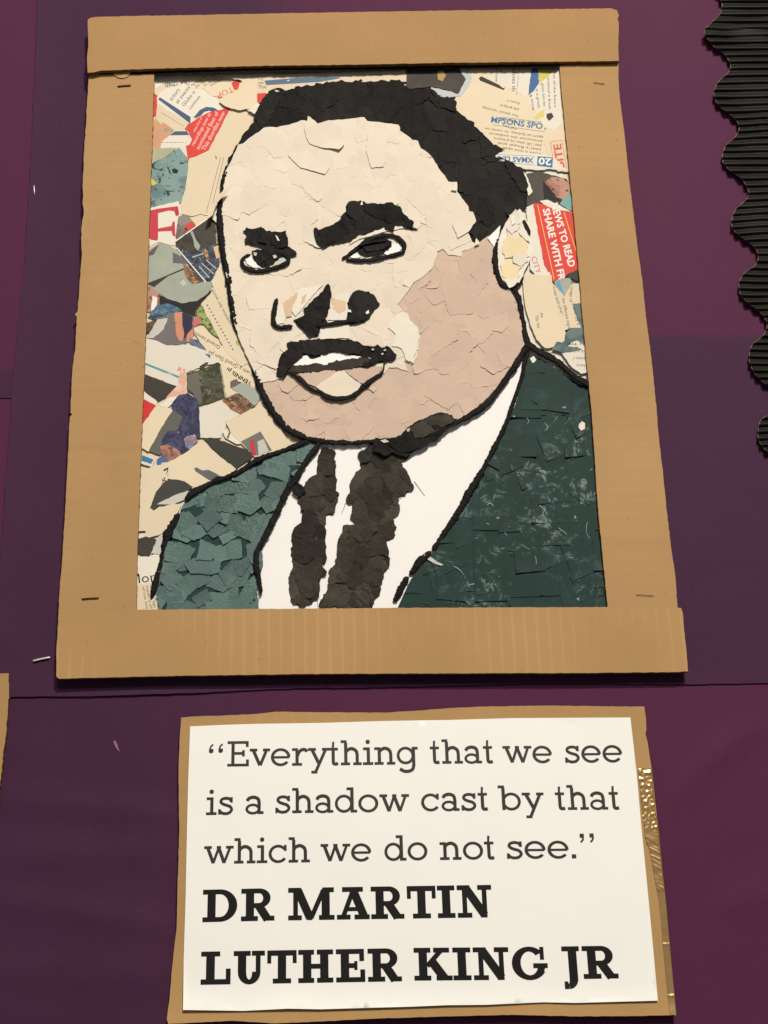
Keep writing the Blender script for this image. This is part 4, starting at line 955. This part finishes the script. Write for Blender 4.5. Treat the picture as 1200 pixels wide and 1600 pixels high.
for q in ((582, 546), (597, 553), (601, 547), (578, 540)):
    bit('white_paper_fleck', [(q[0]-2, q[1]), (q[0]+1, q[1]-2), (q[0]+3, q[1]), (q[0], q[1]+1.5)], c_lgrey, w=WB+0.0013, ja=0.2)
# chin patch
W3 = W+0.0012
black([(598, 690), (610, 684), (626, 680), (636, 668), (655, 656), (676, 648), (690, 644), (706, 648), (716, 660), (700, 670), (692, 676), (684, 688), (672, 690), (664, 698), (648, 704), (634, 714), (606, 704)], W3, label='black scrap shadowing under the chin')
black([(640, 668), (672, 650), (700, 646), (712, 658), (690, 668), (664, 682), (648, 684)], W3+0.0005, mat=m_tie)
black([(600, 690), (630, 682), (656, 686), (650, 702), (626, 708)], W3+0.0004)
black([(586, 684), (612, 686), (622, 700), (604, 712), (582, 704)], W3+0.0002)
bit('white_paper_fleck', [(594, 688), (602, 686), (608, 690), (600, 692)], c_lgrey, w=W3+0.0012, ja=0.3)

# ------------------------------------------------------------------ cords (twisted black paper outlines)
HC = Z0+0.0026
cord([(356, 258, 4), (350, 280, 5), (347, 300, 5), (344, 325, 6), (344, 350, 6.5), (346, 375, 6.5), (350, 400, 6.5), (356, 430, 6), (360, 460, 6), (364, 485, 6), (369, 510, 5), (376, 530, 2.6), (386, 552, 2.6), (396, 574, 4), (404, 598, 6), (414, 622, 6.5), (428, 645, 7), (446, 667, 7), (466, 680, 6.5), (492, 687, 5.5), (520, 691, 5), (550, 692, 4.5), (580, 689, 4), (606, 688, 4)], 6, HC, col, label='long black cord outlining the left cheek and chin')
cord([(824, 540, 5), (812, 560, 5.5), (798, 582, 5.5), (782, 605, 5), (766, 626, 4.5), (746, 642, 5), (726, 654, 5.5), (706, 662, 5)], 5, HC, col, label='black cord outlining the right jaw')
cord([(800, 446, 5), (808, 458, 5), (812, 474, 5.5), (815, 492, 5.5), (819, 510, 5), (822, 528, 6), (826, 544, 7)], 5, HC, col)
cord([(784, 352, 2.5), (779, 366, 3), (775, 384, 4), (773, 402, 5.5), (775, 418, 5.5), (780, 434, 5), (787, 446, 4.5), (798, 448, 3.5), (812, 442, 4), (817, 430, 3)], 4, HC+0.0006, col, label='black cord curling round the ear')
cord([(824, 536, 6), (840, 548, 7), (856, 557, 7), (872, 566, 6), (888, 580, 6), (904, 592, 6), (922, 602, 5)], 6, HC+0.0002, col, label='black cord along the shoulder on the right')
cord([(826, 548, 3), (820, 566, 4.5), (815, 590, 4), (806, 618, 4), (796, 646, 4), (784, 676, 4.5), (770, 705, 5), (754, 734, 5.5), (738, 762, 7), (722, 790, 6.5), (704, 818, 5.5), (688, 843, 5), (676, 860, 5)], 5, HC-0.0012, col, label='black cord along the right lapel edge')
cord([(674, 862, 4), (664, 870, 6), (655, 878, 6.5), (646, 890, 6), (640, 898, 4)], 5, HC-0.0012, col)
cord([(638, 901, 4), (629, 914, 6), (623, 926, 6), (615, 940, 4)], 5, HC-0.0012, col)
cord([(500, 688, 4), (494, 700, 5), (482, 714, 5), (472, 730, 5), (462, 748, 6), (450, 764, 6), (440, 784, 6), (430, 806, 6), (420, 828, 6), (410, 846, 5.5), (401, 862, 5), (400, 880, 6), (403, 898, 5), (407, 918, 4), (407, 930, 2.5)], 5, HC, col, label='black cord along the left lapel edge')
black([(462, 752), (472, 758), (478, 770), (466, 776), (456, 768)], HC)
cord([(482, 688, 5), (462, 696, 4), (440, 704, 4.5), (418, 712, 4.5), (396, 722, 5), (378, 734, 4.5), (358, 744, 5), (338, 750, 5), (320, 760, 5.5), (300, 770, 6), (290, 782, 4.5)], 4.5, HC, col, label='black cord along the left shoulder')
cord([(280, 802, 4), (272, 816, 7), (262, 834, 8), (257, 850, 6.5), (254, 866, 4), (250, 885, 4), (244, 905, 6), (240, 922, 6.5), (236, 938, 3)], 5, HC-0.0008, col, flat=0.35, label='flat torn black strip down the left sleeve')
CH = WP+0.0002
cord([(392, 398, 3), (382, 402, 3.2), (378, 410, 4), (383, 418, 4.2), (394, 423, 4.4), (408, 423.5, 4.2), (424, 420, 4), (440, 415, 4), (449, 410, 4), (451, 404, 4), (446, 399, 4.2), (438, 396, 3)], 4, CH, col, name='black_cord', label='black cord ring round the left eye')
cord([(534, 405, 3), (546, 397, 3.4), (560, 386, 3.6), (573, 376, 3.6), (590, 370, 3.6), (608, 367, 3.8), (622, 372, 4), (630, 381, 4), (630, 392, 4), (618, 398, 3.8), (600, 402, 3.6), (580, 406, 4), (560, 407, 3.4), (540, 406, 3.4)], 3.6, CH, col, label='black cord ring round the right eye')
cord([(560, 384, 2), (580, 378, 2.5), (606, 376, 2.2)], 2.2, CH+0.0014, col)
cord([(433, 466, 4), (430, 478, 4.5), (427, 494, 4.5), (428, 506, 4.5), (436, 512, 3.5), (446, 511, 4), (457, 509, 4.5)], 4.2, CH, col, label='black cord hook of the nose')
cord([(494, 508, 3.5), (510, 507, 4), (528, 505, 3.6), (545, 502, 4), (560, 501, 4), (573, 496, 3)], 4, CH+0.0004, col)
cord([(447, 578, 2), (458, 584, 4), (468, 592, 3.2), (478, 602, 3), (488, 609, 3.4), (500, 613, 2.6), (508, 619, 4), (522, 622, 4.2), (538, 622, 4), (552, 618, 4), (562, 610, 3.2), (570, 602, 5.2), (578, 595, 4.2), (588, 588, 3.4), (596, 583, 3), (600, 574, 1.8), (600, 566, 1.8)], 3, CH, col, label='thin black cord tracing the lower lip')
# curled flap of newsprint over the outline
scrap('newspaper_scrap', jag([(324, 342), (328, 322), (340, 306), (352, 296), (358, 295), (350, 306), (338, 318), (332, 336)], 4, 0.6), Z0+0.0085, m_news, col, curl=0.001, amp=0.0003, grid=5)
scrap('white_paper_fleck', jag([(335, 320), (340, 322), (338, 348), (332, 342)], 4, 0.5), Z0+0.0030, m_cream, col, grid=5)

# ------------------------------------------------------------------ quotation card
qc = root('quote_card', P(655, 1590, 0.0), 'white printed quotation sheet with five lines of slab lettering on brown cardboard', 'sign')
mount = [(283, 1121), (300, 1119.5), (350, 1118), (400, 1115.5), (430, 1112), (470, 1112.5), (600, 1113.5), (660, 1110), (700, 1106.5), (760, 1104), (850, 1102.5), (1007, 1104), (1009, 1120), (1010, 1140), (1008.5, 1147), (1012, 1160), (1018, 1200), (1024, 1255), (1030, 1310), (1040, 1420), (1050, 1520), (1056.5, 1586),
         (1000, 1587.5), (900, 1588), (800, 1585.5), (700, 1588), (600, 1591), (500, 1596), (430, 1599), (360, 1595), (300, 1598), (263, 1600), (260.5, 1592), (265, 1560), (268, 1520), (276, 1450), (277, 1400), (280, 1300), (279, 1200), (281, 1150)]
def mount_z(x, y): return 0.0062 + 0.0004*noise.noise(Vector((x*0.006, y*0.006, 9))) + 0.0018*max(0, (y-1540)/55)**2
mount_o = sheet('cardboard_mount', jag(mount, 7, 0.35, random.Random(8)), mount_z, 0.0030, [m_mount, m_cardedge], qc, grid=20)
paper = [(297, 1135), (350, 1132.5), (400, 1131), (500, 1129.5), (600, 1126.5), (700, 1125), (800, 1122), (985, 1121), (990, 1165), (995, 1210), (1002, 1290), (1010, 1370), (1019, 1465), (1028, 1563.5), (900, 1567), (850, 1566), (760, 1570), (700, 1570.5), (640, 1573), (500, 1577), (450, 1576), (380, 1579.5), (286, 1578), (287, 1500), (290, 1400), (292, 1300), (294, 1220)]
def paper_z(x, y):
    e = max(0, (y-1530)/45); b = 0.0016*e*e*(0.6+0.8*noise.noise(Vector((x*0.012, 0, 3))))
    return mount_z(x, y) + 0.0009 + max(0, b) + 0.00025*noise.noise(Vector((x*0.008, y*0.008, 12)))
paper_o = sheet('paper_sheet', paper, paper_z, 0.00022, m_signp, qc, grid=8)
# ---- slab serif alphabet drawn from strokes (units: x-height 88, capitals 127 / bold capitals 164)
def stroke(pts, w):
    out = []
    for i in range(len(pts)-1):
        (x0, y0), (x1, y1) = pts[i], pts[i+1]
        dx, dy = x1-x0, y1-y0; L = math.hypot(dx, dy); dx, dy = dx/L*w/2, dy/L*w/2
        out.append([(x0-dy, y0+dx), (x0+dy, y0-dx), (x1+dy, y1-dx), (x1-dy, y1+dx)])
    return out
def bx(x0, y0, x1, y1): return [[(x0, y0), (x1, y0), (x1, y1), (x0, y1)]]
def ring(cx_, cy_, ro, so, ri, si, a0, a1, n=28):
    out = []
    for i in range(n):
        t0, t1 = math.radians(a0+(a1-a0)*i/n), math.radians(a0+(a1-a0)*(i+1)/n)
        out.append([(cx_+ro*math.cos(t0), cy_+so*math.sin(t0)), (cx_+ro*math.cos(t1), cy_+so*math.sin(t1)), (cx_+ri*math.cos(t1), cy_+si*math.sin(t1)), (cx_+ri*math.cos(t0), cy_+si*math.sin(t0))])
    return out
def curve(pts, w): return [q for q in smooth_strip(spline(pts, 3), w)]
def smooth_strip(p, w):
    L_, R_ = [], []
    for i, q in enumerate(p):
        a, b = p[max(i-1, 0)], p[min(i+1, len(p)-1)]; dx, dy = b[0]-a[0], b[1]-a[1]; l = math.hypot(dx, dy) or 1
        L_.append((q[0]-dy/l*w/2, q[1]+dx/l*w/2)); R_.append((q[0]+dy/l*w/2, q[1]-dx/l*w/2))
    return [[L_[i], R_[i], R_[i+1], L_[i+1]] for i in range(len(p)-1)]
S = 16; H = 13
def disc(x, y, r): return ring(x, y, r, r, 0.01, 0.01, 0, 360, 16)
def arch(x0, x1, top, base): # n/h shoulder
    return curve([(x0, top-34), (x0+8, top-16), ((x0+x1)/2+2, top-7), (x1-6, top-18), (x1, top-36)], S) + bx(x1-S/2, base, x1+S/2, top-35)
G = {
 'E': (bx(20, H, 20+S, 127-H)+bx(0, 127-H, 106, 127)+bx(106-S+2, 98, 106, 127-H)+bx(0, 0, 108, H)+bx(108-S+2, H, 108, 34)+bx(20+S, 59, 74, 59+H)+bx(74, 50, 74+H, 81), 112),
 'v': (stroke([(18, 80), (51, 4)], 16)+stroke([(84, 80), (53, 4)], 15)+bx(0, 88-H, 38, 88)+bx(66, 88-H, 102, 88), 106),
 'e': (ring(49, 44, 49, 45, 34, 32, 0, 322)+bx(13, 38, 92, 49), 106),
 'r': (bx(17, H, 17+S, 88-H)+bx(0, 0, 50, H)+bx(0, 88-H, 30, 88)+curve([(28, 50), (36, 70), (52, 81), (68, 79), (74, 70)], S), 80),
 'y': (stroke([(20, 80), (55, 8)], 16)+stroke([(88, 80), (38, -32)], 15)+bx(0, 88-H, 40, 88)+bx(70, 88-H, 106, 88)+bx(16, -40, 46, -40+H), 104),
 't': (bx(14, 22, 14+S, 88-H)+stroke([(21, 88), (23, 118)], 11)+bx(0, 88-H, 46, 88)+curve([(14+S/2, 24), (24, 10), (34, 6), (46, 9)], S), 60),
 'h': (bx(17, H, 17+S, 125-H)+bx(0, 125-H, 30, 125)+arch(24, 82, 90, H)+bx(0, 0, 46, H)+bx(62, 0, 104, H), 110),
 'i': (bx(20, H, 20+S, 88-H)+bx(2, 88-H, 20+S, 88)+bx(0, 0, 52, H)+disc(26, 116, 11), 58),
 'n': (bx(17, H, 17+S, 88-H)+bx(0, 88-H, 31, 88)+arch(24, 82, 90, H)+bx(0, 0, 46, H)+bx(62, 0, 104, H), 112),
 'g': (ring(44, 45, 44, 44, 30, 31, 0, 360)+bx(76, -8, 76+S, 88-H)+bx(76, 88-H, 106, 88)+curve([(83, -6), (78, -24), (60, -34), (36, -34), (14, -22)], S), 112),
 's': (curve([(66, 66), (58, 78), (38, 82), (20, 77), (14, 65), (24, 54), (42, 47), (60, 40), (68, 24), (56, 9), (36, 5), (18, 10), (8, 22)], 14)+bx(62, 60, 73, 87)+bx(2, 1, 13, 28), 84),
 'a': (curve([(10, 66), (20, 79), (42, 84), (62, 76), (68, 58), (68, 30)], S)+bx(61, H, 68+S/2, 34)+bx(61, 0, 90, H)+ring(38, 25, 36, 27, 23, 15, 0, 360), 98),
 'd': (ring(44, 44, 44, 45, 30, 32, 0, 360)+bx(76, H, 76+S, 125-H)+bx(58, 125-H, 76+S, 125)+bx(76, 0, 108, H), 114),
 'o': (ring(49, 44, 49, 45, 34, 32, 0, 360), 104),
 'w': (stroke([(18, 80), (46, 4)], 16)+stroke([(46, 4), (72, 80)], 13)+stroke([(72, 80), (99, 4)], 16)+stroke([(99, 4), (127, 80)], 13)+bx(0, 88-H, 38, 88)+bx(107, 88-H, 145, 88)+bx(62, 88-H, 83, 88), 148),
 'c': (ring(47, 44, 47, 45, 32, 32, 38, 325)+bx(76, 58, 88, 88), 98),
 'b': (ring(62, 44, 46, 45, 32, 32, 0, 360)+bx(17, 2, 17+S, 125-H)+bx(0, 125-H, 31, 125), 114),
 '.': (bx(4, 0, 24, 20), 28),
 '<': (sum([disc(x, 82, 11)+curve([(x-6, 82), (x-5, 98), (x+3, 110), (x+10, 114)], 8) for x in (11, 58)], [])+bx(0, 76, 22, 92)+bx(47, 76, 69, 92), 90),
 '>': (sum([bx(x-10, 98, x+10, 118)+curve([(x+5, 106), (x+5, 92), (x-2, 80), (x-8, 77)], 9) for x in (11, 58)], []), 90),
}
B = {
 'D': (bx(24, 24, 66, 140)+bx(0, 0, 90, 24)+bx(0, 140, 90, 164)+ring(88, 82, 88, 82, 44, 58, -90, 90), 196),
 'R': (bx(24, 24, 66, 140)+bx(0, 0, 86, 24)+bx(0, 140, 92, 164)+ring(92, 115, 58, 49, 20, 25, -90, 90)+bx(66, 66, 94, 90)+stroke([(88, 80), (136, 6)], 42)+bx(112, 0, 170, 24), 186),
 'M': (bx(26, 24, 50, 140)+bx(0, 140, 66, 164)+bx(0, 0, 70, 24)+bx(172, 24, 214, 140)+bx(176, 140, 236, 164)+bx(158, 0, 238, 24)+stroke([(50, 152), (112, 10)], 42)+stroke([(118, 10), (182, 152)], 24)+bx(98, 0, 124, 20), 250),
 'A': (bx(28, 140, 136, 164)+stroke([(84, 146), (34, 18)], 24)+stroke([(86, 146), (138, 18)], 42)+bx(46, 42, 116, 62)+bx(0, 0, 70, 24)+bx(90, 0, 168, 24), 176),
 'T': (bx(0, 138, 148, 164)+bx(0, 100, 20, 138)+bx(128, 100, 148, 138)+bx(53, 24, 95, 138)+bx(28, 0, 120, 24), 156),
 'I': (bx(24, 24, 66, 140)+bx(0, 0, 90, 24)+bx(0, 140, 90, 164), 102),
 'N': (bx(26, 24, 50, 140)+bx(0, 140, 66, 164)+bx(0, 0, 74, 24)+bx(128, 10, 152, 140)+bx(106, 140, 178, 164)+stroke([(46, 150), (138, 12)], 42)+bx(118, 0, 152, 20), 192),
 'L': (bx(26, 26, 70, 140)+bx(0, 140, 96, 164)+bx(0, 0, 150, 26)+bx(126, 26, 150, 78), 164),
 'U': (bx(22, 60, 64, 140)+bx(0, 140, 86, 164)+bx(112, 60, 136, 140)+bx(92, 140, 158, 164)+ring(79, 60, 57, 62, 15, 38, 180, 360), 170),
 'H': (bx(24, 24, 66, 140)+bx(110, 24, 152, 140)+bx(66, 70, 110, 94)+bx(0, 0, 80, 24)+bx(94, 0, 176, 24)+bx(0, 140, 80, 164)+bx(94, 140, 176, 164), 190),
 'E': (bx(24, 24, 66, 140)+bx(0, 140, 142, 164)+bx(118, 104, 142, 140)+bx(0, 0, 146, 24)+bx(122, 24, 146, 62)+bx(66, 70, 92, 94)+bx(92, 60, 108, 104), 160),
 'K': (bx(24, 24, 66, 140)+bx(0, 0, 84, 24)+bx(0, 140, 84, 164)+stroke([(66, 72), (136, 150)], 24)+stroke([(92, 92), (150, 10)], 44)+bx(98, 140, 178, 164)+bx(110, 0, 190, 24), 194),
 'G': (ring(88, 82, 88, 84, 44, 60, 42, 330)+bx(142, 100, 162, 164)+bx(106, 58, 178, 82)+[[(126, 58), (126, 40), (150, 22), (165, 58)]], 190),
 'J': (bx(0, 140, 86, 164)+bx(30, 0, 72, 140)+ring(26, 2, 46, 52, 4, 22, -88, 0)+bx(4, -50, 26, -22)+bx(4, -22, 22, -12), 100),
}
def word(s, x0, y0, x1, y1, unit, table, mat):
    x = 0.0; polys = []
    for ch in s:
        g, adv = table[ch]; polys += [[(px+x, py) for px, py in q] for q in g]; x += adv
    mx = max(p[0] for q in polys for p in q); mn = min(p[0] for q in polys for p in q)
    verts, faces = [], []
    for i, q in enumerate(polys):
        k = len(verts)
        if area(q) < 0: q = q[::-1]
        for px, py in q:
            t = (px-mn)/(mx-mn); bxp, byp = x0+(x1-x0)*t, y0+(y1-y0)*t
            h = py*unit; lean = 0.027 - 0.124*(bxp-297)/700
            X, Y = bxp+h*lean, byp-h
            verts.append(P(X, Y, paper_z(X, Y)+0.00020+0.0000012*(i % 40)))
        faces.append([k, k+1, k+2, k+3])
    mk('printed_word', verts, faces, mat, paper_o)
u1 = 39.3/127
for a in (("<", 326, 1199, 348, 1198, u1), ("Everything", 355, 1197.5, 653.5, 1194, u1), ("that", 672.5, 1193.3, 771, 1192.3, u1*0.98), ("we", 786.5, 1192.3, 863.5, 1192, u1*0.98), ("see", 883.6, 1192, 973.5, 1190.8, u1*0.98),
          ("is", 321.8, 1273.4, 364, 1272.5, u1*1.01), ("a", 383.4, 1272, 411.8, 1271.5, u1*1.01), ("shadow", 430.3, 1270.6, 640, 1268.2, u1*1.01), ("cast", 658.5, 1267.5, 763, 1266, u1), ("by", 779.7, 1266, 851, 1265.5, u1), ("that", 868.8, 1265.4, 968.4, 1264.6, u1),
          ("which", 318.4, 1350, 484.3, 1347, u1*1.02), ("we", 501, 1346.6, 580.5, 1345.5, u1*1.02), ("do", 601, 1345, 668.4, 1343.6, u1*1.02), ("not", 687.8, 1343.5, 773.2, 1342.4, u1*1.01), ("see.", 792.6, 1342, 900.6, 1341, u1*1.01), (">", 908.5, 1339.5, 930.5, 1339, u1*1.01)):
    word(a[0], *a[1:5], a[5], G, m_print)
u2 = 50.5/164
for a in (("DR", 316.2, 1440.8, 428.8, 1438, u2), ("MARTIN", 450.3, 1437.9, 770, 1433, u2), ("LUTHER", 313.3, 1538.6, 628.3, 1533, 51.6/164), ("KING", 647.8, 1532, 857.4, 1530.4, 51/164), ("JR", 880.6, 1529.8, 967, 1528.5, 51/164)):
    word(a[0], *a[1:5], a[5], B, m_bold)
# crinkled glossy brown tape folded round the right edge of the mount
tp = base_mat('brown_parcel_tape', (208, 166, 104), 0.24, 0, 0.08, 90, 0.1, 400, 0.9, bump2=0.0)
Lp = [(997.5, 1201), (1003, 1260), (1009, 1310), (1016, 1330), (1022, 1365), (1030, 1410), (1034, 1450), (1040, 1520), (1046.5, 1585)]
Rp = [(1019, 1201), (1024, 1255), (1030.5, 1310), (1032.5, 1330), (1036, 1365), (1041, 1410), (1044.5, 1450), (1051, 1520), (1057.3, 1586.5)]
Ls, Rs_ = spline(Lp, 1.2), spline(Rp, 1.2); nn = 240
def samp(p, t):
    f = t*(len(p)-1); i = min(int(f), len(p)-2); f -= i
    return (p[i][0]*(1-f)+p[i+1][0]*f, p[i][1]*(1-f)+p[i+1][1]*f)
verts, faces = [], []; NC = 14
for i in range(nn+1):
    t = i/nn; a, b = samp(Ls, t), samp(Rs_, t)
    amp = (1.0 if t < 0.25 else 1.0 if t < 0.5 else 0.12)
    for j in range(NC+1):
        s = j/NC; x, y = a[0]*(1-s)+b[0]*s, a[1]*(1-s)+b[1]*s
        if i == 0: y += 2*noise.noise(Vector((x*0.4, 0, 0)))
        if t < 0.25: wv = 1.3*noise.noise(Vector((x*0.24, y*0.20, 3)))+0.5*noise.noise(Vector((x*0.6, y*0.5, 6)))
        elif t < 0.5: wv = noise.noise(Vector((x*0.05+y*0.02, y*0.30-x*0.18, 3)))
        else: wv = noise.noise(Vector((x*0.03, y*0.09, 3))) + (6 if abs(y-1475) < 1.5 or abs(y-1556) < 1.5 else 0)
        zz = mount_z(x, y)+0.0004+0.00042*amp*(wv+0.5)
        if j == NC: zz -= 0.0012
        verts.append(P(x, y, zz))
for i in range(nn):
    for j in range(NC):
        a = i*(NC+1)+j; faces.append([a, a+NC+1, a+NC+2, a+1])
tp.node_tree.nodes['Principled BSDF'].inputs['Metallic'].default_value = 0.7
mk('glossy_tape', verts, faces, tp, qc, smooth=[1]*len(faces))

# ------------------------------------------------------------------ small things
sheet('cardboard_panel', jag([(-90, 1050), (0, 1052.5), (13.5, 1052), (14, 1080), (12, 1110), (9, 1150), (5, 1180), (3, 1205), (0, 1222), (-6, 1290), (-90, 1300)], 5, 0.8, random.Random(4)),
      lambda x, y: 0.0072, 0.004, [m_card_top, m_cardedge], grid=20, label='corner of a neighbouring cardboard panel cut off at the left side', cat='cardboard')
staple(51, 1033, 78, 1027, 0.0028, m_metal, None, r=1.5, label='shiny silver staple lying left of the lower frame corner', cat='staple', group='loose staples on the purple paper')
staple(53, 289, 54, 304, 0.0028, m_metal, None, r=0.8, label='small upright pale staple near the left edge beside the upper frame', cat='staple', group='loose staples on the purple paper')
fl = [(177, 1158), (180, 1157), (183, 1163), (185, 1169), (187, 1175), (184, 1172), (180, 1166)]
scrap('paper_fleck', fl, 0.0018, base_mat('pale_fluff', (150, 110, 130), 0.9), None, grid=3, amp=0.0002, label='tiny pale fleck of fluff stuck on purple paper left of the quote', cat='fleck')
